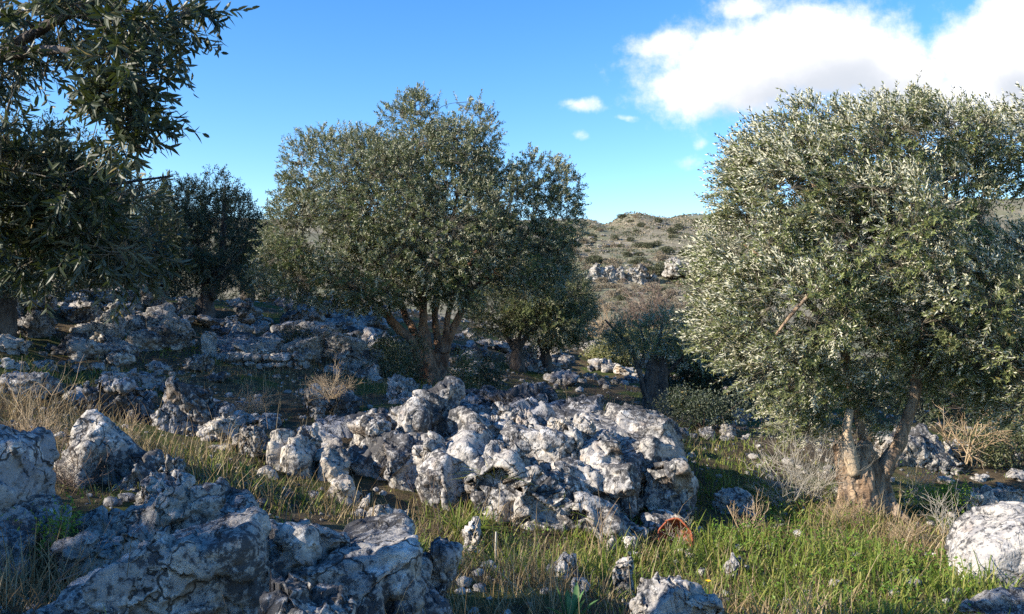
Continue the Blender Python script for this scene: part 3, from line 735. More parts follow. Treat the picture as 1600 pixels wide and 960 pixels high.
def branch_mesh(acc, X, par, nfix, rtip=0.0035, expo=2.35, rmax=0.06, sides=5, fixr=None):
    n = len(X); kids = [[] for _ in range(n)]
    for i in range(nfix, n): kids[par[i]].append(i)
    acc_r = np.zeros(n)
    for i in range(n - 1, nfix - 1, -1):
        if acc_r[i] == 0: acc_r[i] = rtip ** expo
        acc_r[par[i]] += acc_r[i]
    rad = np.minimum(acc_r ** (1 / expo), rmax)
    for i in range(nfix, n):
        p = par[i]
        main = p >= nfix and max(kids[p], key=lambda c: acc_r[c]) == i
        if main: continue
        ch = [p, i]; 
        while kids[ch[-1]]:
            ch.append(max(kids[ch[-1]], key=lambda c: acc_r[c]))
        P = X[ch]; r = rad[ch].copy(); r[0] = r[1]
        if len(P) > 3: P[1:-1] = (P[:-2] + 2 * P[1:-1] + P[2:]) / 4
        V, pl = tube(P, r, sides if r[0] > .012 else (4 if r[0] > .006 else 3), cap=False); acc.add(V, pl)

def leaves(P, Dn, Nn, L, W, rich=False):
    """P base, Dn direction, Nn normal, L length, W width arrays"""
    S = np.cross(Dn, Nn); S /= np.linalg.norm(S, axis=1)[:, None] + 1e-9; Nn = np.cross(S, Dn)
    n = len(P); L = L[:, None]; W = W[:, None]
    if not rich:
        V = np.stack([P, P + Dn * L * .45 + S * W * .5 + Nn * W * .15, P + Dn * L - Nn * L * .08, P + Dn * L * .45 - S * W * .5 + Nn * W * .15], 1).reshape(-1, 3)
        b = np.arange(n)[:, None] * 4
        return V, [np.concatenate([b + [0, 1, 2], b + [0, 2, 3]])]
    dr = -Nn * L * .10
    m1 = P + Dn * L * .3; m2 = P + Dn * L * .68 + dr * .4; tip = P + Dn * L + dr
    V = np.stack([P, m1 + S * W * .48 + Nn * W * .16, m1, m1 - S * W * .48 + Nn * W * .16, m2 + S * W * .42 + Nn * W * .14, m2, m2 - S * W * .42 + Nn * W * .14, tip], 1).reshape(-1, 3)
    b = np.arange(n)[:, None] * 8
    tri = np.concatenate([b + [0, 1, 2], b + [0, 2, 3], b + [4, 7, 5], b + [5, 7, 6]]); quad = np.concatenate([b + [1, 4, 5, 2], b + [2, 5, 6, 3]])
    return V, [tri, quad]

def unit(v): return v / (np.linalg.norm(v, axis=-1, keepdims=True) + 1e-9)
def lobe_points(lobes, n, rs, shell=0.55, gap=0.0, gs=1.6, go=0):
    """points in a set of ellipsoids, pushed towards the outside, with gaps"""
    C = np.array([l[0] for l in lobes]); Rr = np.array([l[1] for l in lobes])
    vol = Rr.prod(1) ** .8 * np.array([l[2] if len(l) > 2 else 1.0 for l in lobes]); p = vol / vol.sum(); out = []; nor = []
    while sum(len(o) for o in out) < n:
        k = rs.choice(len(C), n, p=p); d = unit(rs.normal(size=(n, 3)))
        r = np.where(rs.rand(n) < shell, rs.uniform(.78, 1.06, n), rs.rand(n) ** .4)
        q = C[k] + d * r[:, None] * Rr[k]
        # deep inside other lobes? thin out
        e = (((q[:, None] - C[None]) / Rr[None]) ** 2).sum(2).min(1)
        keep = (e > .25) | (rs.rand(n) < .35)
        if gap > -1: keep &= (perlin(q * gs + go) + .35 * perlin(q * gs * 2.6 + go)) > (gap + rs.normal(size=n) * .08)
        nn = unit(d / Rr[k]); out.append(q[keep]); nor.append(nn[keep])
    return np.concatenate(out)[:n], np.concatenate(nor)[:n]

def build_tree(name, label, base, trunk_paths, limbs, lobes, seed, n_twig, lpt=20, leaf=(0.055, 0.013), mat='leaf', bark='bark', nattr=500, step=.14, kill=.2,
               gap=-.25, gs=1.5, wind=(0, 0, 0), twig=(.14, .30), rich=False, group=None, voxel=.02, gn=.02, cat='olive tree', up=.35, shell=.55, trunk_name='trunk', rtip=.0035, droop=0.0, trunk_label=None, extra=None, rmax=.06, fluff=.5, flip=0.0):
    rs = np.random.RandomState(seed); base = np.array(base, float)
    root = thing(name, base, label, cat, group)
    if trunk_paths:
        V, Fq = gnarled(trunk_paths, voxel, gn, seed * 1.7)
        link(trunk_name, mesh_np('trunk', V - base, [Fq], True), M[bark], root)
    if extra: extra(root, base)
    # limbs -> nodes
    nodes, par = [], []
    for pts, rad in limbs:
        P, r = smooth_path(pts, rad, 4)
        for i, p in enumerate(P):
            nodes.append(p); par.append(len(nodes) - 2 if i else len(nodes) - 1)
    nfix = len(nodes); A, _ = lobe_points(lobes, nattr, rs, .35, -2)
    X, pr = colonize((nodes, par), A, step, kill, rs, .0)
    acc = Acc()
    for pts, rad in limbs:
        P, r = smooth_path(pts, rad, 6); q = P * 6 + seed
        P = P + np.stack([perlin(q), perlin(q + 40), perlin(q + 80)], 1) * (r * .35)[:, None]; r = r * (1 + .18 * perlin(P * 11 + 5))
        V, pl = tube(P, r, 10); acc.add(V, pl)
    link('limbs', acc.mesh('limbs', True, base), M[bark], root); acc = Acc()
    branch_mesh(acc, X, pr, nfix, rtip, rmax=rmax)
    # twigs
    tp, tn = lobe_points(lobes, n_twig, rs, shell, gap, gs, seed)
    near = np.zeros(n_twig, int)
    for k in range(0, n_twig, 1000):
        near[k:k + 1000] = ((tp[k:k + 1000, None] - X[None]) ** 2).sum(2).argmin(1)
    q0 = X[near]; gapv = tp - q0; gd = np.linalg.norm(gapv, axis=1)
    far = gd > .55; tp = np.where(far[:, None], q0 + unit(gapv) * .55, tp)
    td = unit(tn * .8 + unit(tp - q0) * .5 + rs.normal(size=tp.shape) * fluff + np.array([0, 0, up]) + np.array(wind))
    tl = rs.uniform(twig[0], twig[1], n_twig)
    bend = unit(rs.normal(size=tp.shape)) * .25 + np.array(wind) * .3 + np.array([0, 0, -droop])
    def at(t): return tp + td * (tl * t)[:, None] + bend * (tl * t * t)[:, None]
    # twig stems: thin triangular tubes node -> start -> tip
    S = unit(np.cross(td, rs.normal(size=td.shape))); U = unit(np.cross(td, S)); rr = rtip * .55
    rings = []
    for P_, rad in ((q0, rr * 1.5), (tp, rr * 1.2), (at(.5), rr), (at(1.0), rr * .4)):
        for a in (0, 2.094, 4.189): rings.append(P_ + S * math.cos(a) * rad + U * math.sin(a) * rad)
    V = np.stack(rings, 1).reshape(-1, 3); b = np.arange(n_twig)[:, None] * 12; qd = []
    for lv in range(3):
        for k in range(3): qd.append(b + [lv * 3 + k, lv * 3 + (k + 1) % 3, lv * 3 + 3 + (k + 1) % 3, lv * 3 + 3 + k])
    acc.add(V, [np.concatenate(qd)])
    link('branches', acc.mesh('branches', True, base), M['bark_twig'], root)
    # leaves in opposite pairs
    t = (np.arange(lpt) // 2 + .6) / (lpt / 2); t = np.tile(t, n_twig) + rs.normal(size=lpt * n_twig) * .02
    ti = np.repeat(np.arange(n_twig), lpt)
    p = tp[ti] + td[ti] * (tl[ti] * t)[:, None] + bend[ti] * (tl[ti] * t * t)[:, None]
    tang = unit(td[ti] + 2 * bend[ti] * t[:, None])
    pair = (np.tile(np.arange(lpt) // 2, n_twig) * 1.57) + np.repeat(rs.rand(n_twig) * 6.28, lpt) + np.tile(np.arange(lpt) % 2, n_twig) * math.pi
    side = S[ti] * np.cos(pair)[:, None] + U[ti] * np.sin(pair)[:, None]
    ld = unit(tang * .75 + side * .75 + rs.normal(size=p.shape) * .22 + np.array(wind) * .5 + np.array([0, 0, -droop * .8]))
    ln = unit(tang * .7 - side * .5 + rs.normal(size=p.shape) * .35 + np.array([0, 0, .35]))
    lit = np.clip(tn[ti] @ np.array([-.55, -.1, .75]) + .15, 0, 1) ** 1.6; ln = np.where((rs.rand(len(p)) < flip * lit)[:, None], -ln, ln)  # sunward side painted brighter by turning out more pale leaf undersides
    Lh = leaf[0] * rs.uniform(.65, 1.2, len(p)) * np.clip(1.25 - .45 * t, .6, 1.2); Wd = leaf[1] * rs.uniform(.8, 1.2, len(p))
    ok = rs.rand(len(p)) < .93
    a2 = Acc(); V, pl = leaves(p[ok], ld[ok], ln[ok], Lh[ok], Wd[ok], rich); a2.add(V, pl)
    link('crown', a2.mesh('crown', False, base), M[mat], root)
    return root

def LB(x, y, D, rx, ry, rd, w=1.0):
    return (px(x, y, D), np.array([rx / F * D, rd, ry / F * D]), w)

def central_tree():
    D = 14.5; b = gl(672, D); zb = b[2]
    def p(x, y, dd=0): return px(x, y, D + dd)
    base = np.array([b[0], D, zb])
    tr = [([p(668, 625), p(668, 600), p(664, 575), p(655, 548)], [.27, .24, .19, .13]),
          ([p(684, 625, .1), p(684, 595, .1), p(686, 570, .1), p(690, 548, .15)], [.25, .21, .17, .13]),
          ([p(674, 620, -.1), p(672, 590, -.1), p(668, 560, -.08), p(664, 530, 0), p(661, 505)], [.19, .16, .12, .09, .07]),
          ([p(690, 622, -.05), p(692, 605, -.05), p(690, 580)], [.16, .13, .10])]
    lm = [([p(655, 552), p(640, 530, -.1), p(618, 508, -.2), p(600, 490, -.3), p(570, 462, -.4), p(520, 430, -.6), p(470, 400, -.5)], [.09, .075, .07, .065, .05, .035, .015]),
          ([p(660, 548, .2), p(645, 515, .4), p(632, 490, .6), p(610, 440, .8), p(560, 370, 1.1), p(520, 300, 1.1)], [.08, .07, .06, .05, .03, .012]),
          ([p(662, 515), p(661, 480, -.1), p(660, 430, -.2), p(648, 360, -.2), p(640, 280, -.1), p(650, 210)], [.075, .07, .06, .045, .03, .012]),
          ([p(688, 555, .2), p(682, 520, .3), p(680, 480, .4), p(690, 420, .5), p(710, 330, .6), p(725, 240, .5)], [.075, .065, .055, .045, .03, .012]),
          ([p(692, 552, 0), p(697, 520, 0), p(703, 480, 0), p(725, 430, -.2), p(760, 360, -.4), p(775, 300, -.5)], [.07, .055, .05, .04, .025, .012]),
          ([p(695, 550, .1), p(712, 505, .1), p(735, 462, .1), p(775, 425, .1), p(815, 380, .2), p(845, 310, .2)], [.075, .065, .06, .05, .035, .012])]
    lb = [LB(650, 215, D, 62, 62, .7), LB(652, 165, D, 22, 22, .3), LB(725, 225, D + .3, 55, 65, .8), LB(690, 270, D, 90, 80, 1.2), LB(510, 275, D, 68, 68, .9), LB(462, 300, D, 32, 60, .5), LB(570, 260, D - .2, 60, 55, .9),
          LB(600, 320, D - .3, 95, 90, 1.6), LB(500, 370, D - .3, 78, 75, 1.2), LB(445, 420, D - .3, 48, 50, .8), LB(500, 440, D - .6, 75, 38, .9), LB(590, 420, D - .8, 85, 60, 1.1), LB(580, 465, D - .7, 50, 22, .5),
          LB(700, 370, D - .3, 110, 95, 1.7), LB(790, 330, D, 60, 70, 1.1), LB(845, 285, D + .2, 42, 48, .6), LB(880, 300, D + .2, 26, 38, .4), LB(868, 350, D + .1, 40, 55, .7), LB(820, 400, D, 72, 62, 1.1), LB(720, 430, D - .4, 90, 48, 1.1), LB(650, 440, D, 70, 35, 1.1), LB(860, 420, D + .3, 30, 40, .4), LB(655, 330, D + 1.0, 120, 100, .9)]
    build_tree('olive_tree', 'broad round olive tree with several reddish limbs in the middle', base, tr, lm, lb, 21, 11500, 20, (.062, .0185), 'leaf', 'bark_red', nattr=900, gap=-.28, twig=(.10, .22), up=.15, gs=1.35, flip=.4, gn=.03, voxel=.028)

def right_tree():
    D = 9.2; b = gl(1348, D)
    def p(x, y, dd=0): return px(x, y, D + dd)
    base = np.array([b[0], D, b[2]])
    tr = [([p(1340, 830), p(1338, 780), p(1330, 740), p(1318, 700), p(1311, 690)], [.20, .16, .13, .09, .05]),
          ([p(1368, 830, .05), p(1364, 785, .05), p(1362, 745, .05), p(1352, 712), p(1350, 694)], [.22, .17, .12, .10, .07]),
          ([p(1352, 825, -.08), p(1350, 780, -.08), p(1344, 735, -.05), p(1336, 705, 0)], [.17, .13, .10, .08]),
          ([p(1382, 830, .1), p(1378, 800, .1), p(1375, 765, .08), p(1372, 745, .06), p(1390, 722, .02)], [.15, .12, .10, .095, .08]),
          ([p(1385, 800, -.05), p(1392, 782, -.1)], [.07, .045]),
          ([p(1330, 770, -.05), p(1312, 800, -.15), p(1290, 822, -.25)], [.09, .07, .03]), ([p(1352, 780, -.1), p(1350, 806, -.28), p(1344, 825, -.45)], [.09, .065, .03]), ([p(1380, 780, 0), p(1400, 804, -.1), p(1420, 820, -.15)], [.09, .065, .03])]
    lm = [([p(1368, 758, .05), p(1384, 728), p(1400, 700), p(1412, 672), p(1426, 630), p(1434, 590), p(1440, 540), p(1455, 470, .1), p(1470, 380, .2), p(1480, 280, .2)], [.09, .085, .08, .07, .06, .058, .052, .045, .035, .014]),
          ([p(1434, 590), p(1470, 520, .3), p(1530, 450, .5), p(1600, 380, .6)], [.05, .045, .035, .012]),
          ([p(1438, 560), p(1400, 490, -.3), p(1350, 410, -.5), p(1300, 330, -.5), p(1250, 260, -.4)], [.05, .045, .035, .025, .012]),
          ([p(1355, 790, .3), p(1350, 700, .9), p(1330, 600, 1.0), p(1312, 500, .5), p(1330, 400, .3), p(1345, 300, .2), p(1350, 220)], [.05, .05, .055, .065, .05, .03, .012]),
          ([p(1320, 540, .65), p(1270, 480, .2), p(1210, 420, 0), p(1160, 380, 0)], [.045, .035, .022, .010]),
          ([p(1350, 420, -.4), p(1290, 440, -.8), p(1230, 500, -.9), p(1190, 560, -.8)], [.03, .022, .016, .008]),
          ([p(1450, 490, .1), p(1500, 520, -.5), p(1560, 560, -.7)], [.03, .022, .010])]
    lb = [LB(1215, 236, D, 60, 50, .6), LB(1265, 212, D, 60, 48, .6), LB(1180, 265, D, 45, 40, .5), LB(1150, 310, D, 32, 40, .4), LB(1340, 245, D, 90, 70, 1.0), LB(1395, 192, D, 62, 38, .6), LB(1460, 218, D + .1, 70, 55, .8), LB(1550, 232, D + .2, 70, 50, .8), LB(1620, 230, D, 60, 70, .8),
          LB(1250, 300, D - .2, 105, 85, 1.0), LB(1180, 400, D - .2, 78, 80, .8), LB(1125, 430, D, 38, 60, .4), LB(1150, 510, D - .2, 62, 62, .6), LB(1230, 470, D - .5, 100, 85, .9), LB(1215, 570, D - .4, 72, 60, .6), LB(1255, 600, D + .1, 48, 48, .4), LB(1300, 640, D + 1.0, 60, 42, .3), LB(1360, 630, D + 1.1, 60, 45, .3), LB(1240, 650, D + .8, 40, 35, .3), LB(1335, 540, D - .1, 75, 45, .7),
          LB(1350, 370, D - .3, 115, 100, 1.2), LB(1450, 320, D + .1, 80, 70, .8), LB(1460, 470, D - .3, 110, 85, 1.1), LB(1570, 440, D, 85, 75, 1.0), LB(1560, 540, D - .3, 95, 75, .9), LB(1495, 570, D + .1, 75, 45, .6), LB(1650, 480, D, 70, 130, 1.0), LB(1590, 610, D - .4, 60, 50, .5)]
    def extra(root, base):
        P, r = smooth_path([p(1335, 740, -.12), p(1327, 705, -.16), p(1323, 675, -.16), p(1326, 652, -.15), p(1328, 640, -.15)], [.075, .07, .05, .045, .042], 5)
        r = r * (1 + .1 * perlin(P * 15)); V, pl = tube(P, r, 14)
        link('cut_stub', mesh_np('cut_stub', V - base, pl, True), M['deadwood'], root, label='pale sawn upright stub on the trunk')
    build_tree('olive_tree', 'big windblown silvery olive with a sunlit hollow stump trunk at right', base, tr, lm, lb, 33, 11500, 20, (.058, .0165), 'leaf_silver', 'bark', nattr=1000, step=.12, kill=.17,
               gap=-.20, gs=2.3, wind=(-.55, -.05, .05), gn=.042, voxel=.010, extra=extra, flip=.9, up=.15, twig=(.12, .25))

def small_trees():
    # dark olive at left with trunk near x=320
    D = 19; b = gl(322, D)
    def p(x, y, dd=0, D=D): return px(x, y, D + dd)
    build_tree('olive_tree', 'dark shaded olive tree at left whose black trunk stands by the upright stone', b,
               [([b + (0, 0, -.3), b + (0, 0, .2), p(322, 470), p(328, 445)], [.24, .19, .15, .10]), ([b + (-.12, .1, -.3), b + (-.12, 0, .3), p(312, 475)], [.17, .13, .08])],
               [([p(325, 470), p(318, 420), p(300, 360), p(290, 320)], [.14, .1, .06, .02]), ([p(328, 465), p(345, 410), p(350, 340), p(352, 290)], [.13, .09, .05, .02]), ([p(328, 450), p(365, 410), p(385, 380)], [.1, .06, .02])],
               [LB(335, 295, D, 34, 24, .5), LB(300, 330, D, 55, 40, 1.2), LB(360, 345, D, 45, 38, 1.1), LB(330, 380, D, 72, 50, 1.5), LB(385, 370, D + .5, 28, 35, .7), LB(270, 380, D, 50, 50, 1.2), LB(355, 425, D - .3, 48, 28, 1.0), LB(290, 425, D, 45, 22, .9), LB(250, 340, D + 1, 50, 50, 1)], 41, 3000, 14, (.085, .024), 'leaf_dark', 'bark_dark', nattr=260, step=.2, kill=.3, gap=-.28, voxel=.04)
    # olives beyond the central tree
    for (xc, yb, D, seed, lab, lobes) in [
        (808, 590, 19.5, 42, 'small olive tree with a forked dark trunk right behind the central tree', [(800, 480, 72, 34), (850, 455, 66, 50), (770, 500, 45, 22), (845, 500, 70, 26), (890, 470, 34, 45), (820, 430, 60, 50)]),
        (852, 585, 21.5, 43, 'small olive tree with a pale forked trunk, second behind the central tree', [(880, 480, 44, 45), (860, 520, 45, 22), (905, 505, 24, 30), (860, 440, 50, 40)])]:
        b = gl(xc, D)
        q = lambda x, y, dd=0: px(x, y, D + dd)
        build_tree('olive_tree', lab, b, [([b + (0, 0, -.25), b + (0, 0, .3), q(xc, 555), q(xc - 2, 530)], [.2, .16, .13, .09])],
                   [([q(xc, 552), q(xc - 14, 530), q(xc - 30, 505), q(xc - 45, 490)], [.08, .06, .04, .015]), ([q(xc, 552), q(xc + 12, 530), q(xc + 30, 512), q(xc + 50, 495)], [.08, .06, .045, .015]), ([q(xc, 545), q(xc + 4, 500), q(xc + 2, 460)], [.08, .05, .015])],
                   [LB(x, y, D, rx, ry, rx / F * D * .9) for (x, y, rx, ry) in lobes], seed, 2600, 14, (.08, .022), 'leaf', 'bark_dark', nattr=240, step=.2, kill=.3, gap=-.3, voxel=.035)
    # split stump olive
    D = 16.0; b = gl(1025, D); q = lambda x, y, dd=0: px(x, y, D + dd)
    build_tree('olive_tree', 'olive tree growing from a split black stump, in the gap between the two big trees', b,
               [([b + (-.1, 0, -.3), q(1015, 610), q(1018, 580), q(1022, 556)], [.17, .13, .11, .08]), ([b + (.1, 0, -.3), q(1034, 610), q(1036, 580), q(1037, 554)], [.15, .12, .09, .05])],
               [([q(1014, 630, -.1), q(1004, 605, -.1), q(996, 570, -.1), q(985, 545, -.1), q(965, 520), q(945, 500)], [.05, .05, .045, .04, .03, .015]), ([q(1000, 575, -.1), q(1008, 545), q(1000, 510)], [.04, .03, .012]), ([q(1038, 590), q(1060, 565), q(1085, 545), q(1110, 530)], [.04, .035, .025, .012]), ([q(1025, 565), q(1030, 530), q(1035, 505)], [.05, .04, .015])],
               [LB(1000, 525, D, 52, 30, .7), LB(1045, 515, D, 50, 28, .7), LB(1090, 545, D, 45, 32, .6), LB(960, 520, D, 30, 18, .4), LB(1030, 535, D - .3, 60, 12, .6)], 44, 850, 14, (.065, .016), 'leaf_silver', 'bark_dark', nattr=220, step=.16, kill=.25, gap=-.15, voxel=.03)
    # dark bushy tree beside it
    D = 17.5; b = gl(1110, D)
    build_tree('bushy_tree', 'low dark bushy tree in the shade left of the right olive', b, [([b + (0, 0, -.2), b + (0, 0, .4)], [.12, .09])],
               [([b + (0, 0, .3), q(1100, 600, 1.5), q(1080, 580, 1.5)], [.07, .05, .02]), ([b + (0, 0, .3), q(1120, 590, 1.5), q(1140, 570, 1.5)], [.07, .05, .02])],
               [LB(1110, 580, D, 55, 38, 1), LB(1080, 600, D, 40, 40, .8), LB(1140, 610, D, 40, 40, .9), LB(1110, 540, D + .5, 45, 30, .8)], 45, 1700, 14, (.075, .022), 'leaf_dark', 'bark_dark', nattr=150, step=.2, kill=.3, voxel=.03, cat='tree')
    # trees behind the right olive
    for (xc, D, seed, lab, lobes, mt) in [
        (1560, 15, 46, 'dark olive tree behind the right edge of the big silvery olive', [(1560, 600, 90, 60), (1480, 610, 80, 50), (1640, 600, 80, 80), (1600, 520, 90, 70)], 'leaf_dark'),
        (1400, 19, 47, 'dense green bush tree behind the right trunk', [(1390, 610, 70, 40), (1300, 610, 70, 45), (1230, 620, 50, 40), (1450, 590, 60, 40)], 'leaf')]:
        b = gl(xc, D)
        build_tree('bushy_tree', lab, b, [([b + (0, 0, -.2), b + (0, 0, .5)], [.16, .11])],
                   [([b + (0, 0, .4), px(lobes[i][0], lobes[i][1], D)], [.08, .02]) for i in range(len(lobes))],
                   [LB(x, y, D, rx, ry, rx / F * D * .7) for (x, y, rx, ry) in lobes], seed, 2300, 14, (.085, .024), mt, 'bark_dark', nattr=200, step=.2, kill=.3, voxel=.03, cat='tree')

def near_tree():
    # trunk out of the picture at left, boughs hang into it
    b = np.array([-3.5, 2.5, zg(-3.5, 2.5)])
    top = b + (0.0, 0, 1.2)
    tr = [([b + (0, 0, -.3), b + (.05, 0, .4), b + (0, -.05, .9), top], [.30, .24, .20, .16]), ([b + (.2, .1, -.3), b + (.18, 0, .5), b + (.1, 0, 1.0)], [.2, .16, .12])]
    lm = [([top, px(-260, 150, 3.0), px(-60, 105, 2.8), px(40, 60, 2.7), px(120, 15, 2.6), px(200, -10, 2.6)], [.12, .05, .024, .019, .013, .007]),
          ([px(-160, 120, 2.9), px(-20, 92, 2.75), px(60, 78, 2.6), px(120, 80, 2.5)], [.045, .026, .018, .006]),
          ([top, px(-260, 300, 3.0), px(-60, 225, 3.0), px(40, 255, 3.1), px(110, 310, 3.2), px(180, 360, 3.2)], [.12, .05, .018, .014, .009, .005]),
          ([top, px(-200, 330, 2.9), px(-20, 330, 3.0), px(90, 370, 3.05), px(180, 400, 3.05)], [.10, .05, .022, .012, .006]),
          ([px(120, 15, 2.6), px(190, 70, 2.5), px(215, 140, 2.5), px(200, 200, 2.5), px(180, 240, 2.5)], [.012, .009, .006, .005, .003]),
          ([px(110, 300, 3.2), px(200, 285, 3.1), px(270, 275, 3.0)], [.008, .005, .003])]
    ups = [LB(50, 25, 2.7, 85, 22, .16, .7), LB(150, 40, 2.6, 52, 30, .16, .7), LB(215, 35, 2.55, 42, 30, .2, 1.0), LB(235, 5, 2.6, 60, 22, .16, 1), LB(290, 12, 2.6, 34, 12, .06, 2), LB(330, 10, 2.6, 14, 6, .03, 3), LB(245, 50, 2.55, 16, 26, .05, 2), LB(210, 100, 2.5, 38, 40, .12, 1.6), LB(165, 140, 2.5, 20, 28, .07, 1.8), LB(195, 170, 2.5, 38, 32, .09, 2.2), LB(205, 222, 2.5, 16, 22, .05, 2.5), LB(150, 205, 2.5, 16, 18, .05, 2.2),
           LB(65, 98, 2.6, 40, 7, .08, 1.5), LB(10, 118, 2.7, 18, 14, .1, 1.2), LB(265, 282, 3.1, 26, 6, .05, 2.5), LB(215, 303, 3.4, 36, 9, .08, 2), LB(-60, 60, 2.8, 90, 60, .3, .8), LB(30, -30, 2.8, 90, 30, .3, .6)]
    low = [LB(10, 235, 2.75, 50, 38, .3), LB(80, 290, 2.9, 75, 38, .4), LB(40, 335, 3.05, 110, 55, .4), LB(150, 340, 3.05, 70, 45, .35), LB(190, 385, 2.95, 50, 42, .3), LB(70, 392, 3.05, 75, 26, .3, .9), LB(205, 435, 2.95, 18, 18, .08, .8), LB(55, 425, 3.0, 40, 16, .12, .5),
           LB(175, 310, 2.9, 45, 22, .3)]
    build_tree('olive_tree', 'near olive tree whose large dark leafy boughs hang in from the upper left edge', b, tr, lm, ups + low, 51, 1000, 15, (.050, .0112), 'leaf_near_backlit', 'bark_dark', nattr=700, step=.09, kill=.12,
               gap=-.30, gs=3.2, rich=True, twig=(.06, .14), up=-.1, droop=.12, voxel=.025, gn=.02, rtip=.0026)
    # trees standing further left and behind it, and whose shade lies on the slope
    for (x, y, r, h, seed, lab, n) in [(-7.6, 12.5, 2.2, 2.7, 52, 'dark olive tree on the left slope behind the hanging boughs', 4200), (-8.5, 1.3, 2.0, 2.4, 53, 'olive tree up the slope beyond the left edge', 2600), (-10.8, 8.4, 1.8, 4.4, 56, 'olive tree between two others up the slope beyond the left edge', 2400),
                                 (-13.5, 14.0, 2.6, 4.6, 54, 'farther olive tree up the slope beyond the left edge', 2200), (-12.0, 20.5, 2.4, 2.9, 55, 'olive tree on the skyline behind the left boughs', 2600),
                                 (-11.2, 25, 2.6, 2.8, 57, 'low dark olive on the skyline just left of the dark shaded tree', 2200), (-9.2, 29.5, 2.4, 2.6, 58, 'low dark olive on the skyline between the dark shaded tree and the central tree', 1800)]:
        g = np.array([x, y, zg(x, y)]); rs = random.Random(seed)
        lobes = [(g + (rs.uniform(-.6, .6) * r, rs.uniform(-.6, .6) * r, h * rs.uniform(.22 if h < 3 else .45, .80)), np.array([r * .55, r * .55, h * .24])) for _ in range(9)]
        lobes += [(g + (0, 0, h * .6), np.array([r * .8, r * .8, h * .32]))]
        build_tree('olive_tree', lab, g, [([g + (0, 0, -.3), g + (.05, 0, .5), g + (0, 0, 1.1)], [.3, .24, .16])],
                   [([g + (0, 0, 1), g + (math.cos(a) * r * .5, math.sin(a) * r * .5, h * .6)], [.12, .03]) for a in (0, 1.6, 3.1, 4.7)], lobes, seed, n, 14, (.08, .022), 'leaf_dark', 'bark_dark', nattr=260, step=.2, kill=.3, gap=-.3, voxel=.045)
        if seed == 54: src = SC.objects[-1]; src = next(o for o in SC.objects if o.get('label') == lab)
    for k, (x, y, a) in enumerate([(-12.6, 16.0, 1.0), (-15.5, 20.5, 2.5), (-10.0, 7.7, 4.0)]):
        c = src.copy(); COL.objects.link(c); c.location = (x, y, zg(x, y)); c.rotation_euler = (0, 0, a); c['label'] = ['olive tree beyond the left edge, level with the stone wall', 'olive tree beyond the left edge, near the skyline', 'smaller olive tree beyond the left edge, level with the middle outcrop'][k]; c.scale = (1, 1, 1) if k < 2 else (.8, .8, .85)
        for ch in list(src.children):
            d = ch.copy(); COL.objects.link(d); d.parent = c
central_tree(); right_tree(); small_trees(); near_tree()

# ------------------------------------------------------------------ shrubs and twigs
def twig_bush(name, base, h, spread, n, seed, mat, label, lean=(0, 0), r0=.004, cat='dry shrub', group=None, br=4, gn=3, flat=.0):
    rs = np.random.RandomState(seed); base = np.array(base, float); acc = Acc()
    def grow(p, d, L, r, lev):
        k = 5; P = [p]; 
        for i in range(k):
            d = unit(d + rs.normal(size=3) * .16 + (0, 0, .02 - flat)); P.append(P[-1] + d * L / k)
        P = np.array(P); V, pl = tube(P, np.linspace(r, r * .35, len(P)), 3, False); acc.add(V, pl)
        if lev < gn:
            for _ in range(br):
                i = rs.randint(1, k); grow(P[i], unit(d + rs.normal(size=3) * .55), L * rs.uniform(.35, .65), r * .6, lev + 1)
    for _ in range(n):
        d = unit(np.array([rs.normal() * spread + lean[0], rs.normal() * spread + lean[1], 1.0]))
        grow(base + np.array([rs.normal(), rs.normal(), 0]) * .05 * h + (0, 0, -.03), d, h * rs.uniform(.5, .8), r0, 1)
    o = link(name, acc.mesh(name, True, base), M[mat], label=label, category=cat); o.location = base
    if group: o['group'] = group
    return o
def leafy_bush(name, base, dims, n, seed, mat, label, leaf=(.04, .02), cat='shrub', lpt=10):
    rs = np.random.RandomState(seed); base = np.array(base, float); d = np.array(dims, float)
    root = thing(name, base, label, cat)
    lobes = [(base + (0, 0, d[2] * .4), d * (.36, .36, .38))] + [(base + (rs.uniform(-.45, .45) * d[0], rs.uniform(-.4, .4) * d[1], d[2] * rs.uniform(.2, .8)), d * rs.uniform(.12, .26)) for _ in range(9)]
    tp, tn = lobe_points(lobes, n, rs, .6, -.3, 4 / d.mean(), seed)
    acc = Acc()
    for k in range(14):
        e = tp[rs.randint(n)]; P, r = smooth_path([base + (0, 0, -.05), (base + e) / 2 + rs.normal(size=3) * .04 * d, e], [.012, .008, .003], 4)
        V, pl = tube(P, r, 4, False); acc.add(V, pl)
    link('stems', acc.mesh('stems', True, base), M['twig_brown'], root)
    ti = np.repeat(np.arange(n), lpt); p = tp[ti] + rs.normal(size=(n * lpt, 3)) * leaf[0] * 1.2
    ld = unit(tn[ti] + rs.normal(size=p.shape) * .8); ln = unit(rs.normal(size=p.shape) + (0, 0, .8))
    V, pl = leaves(p, ld, ln, leaf[0] * rs.uniform(.6, 1.2, len(p)), leaf[1] * rs.uniform(.7, 1.2, len(p)))
    link('foliage', mesh_np('foliage', V - base, pl), M[mat], root)
    return root
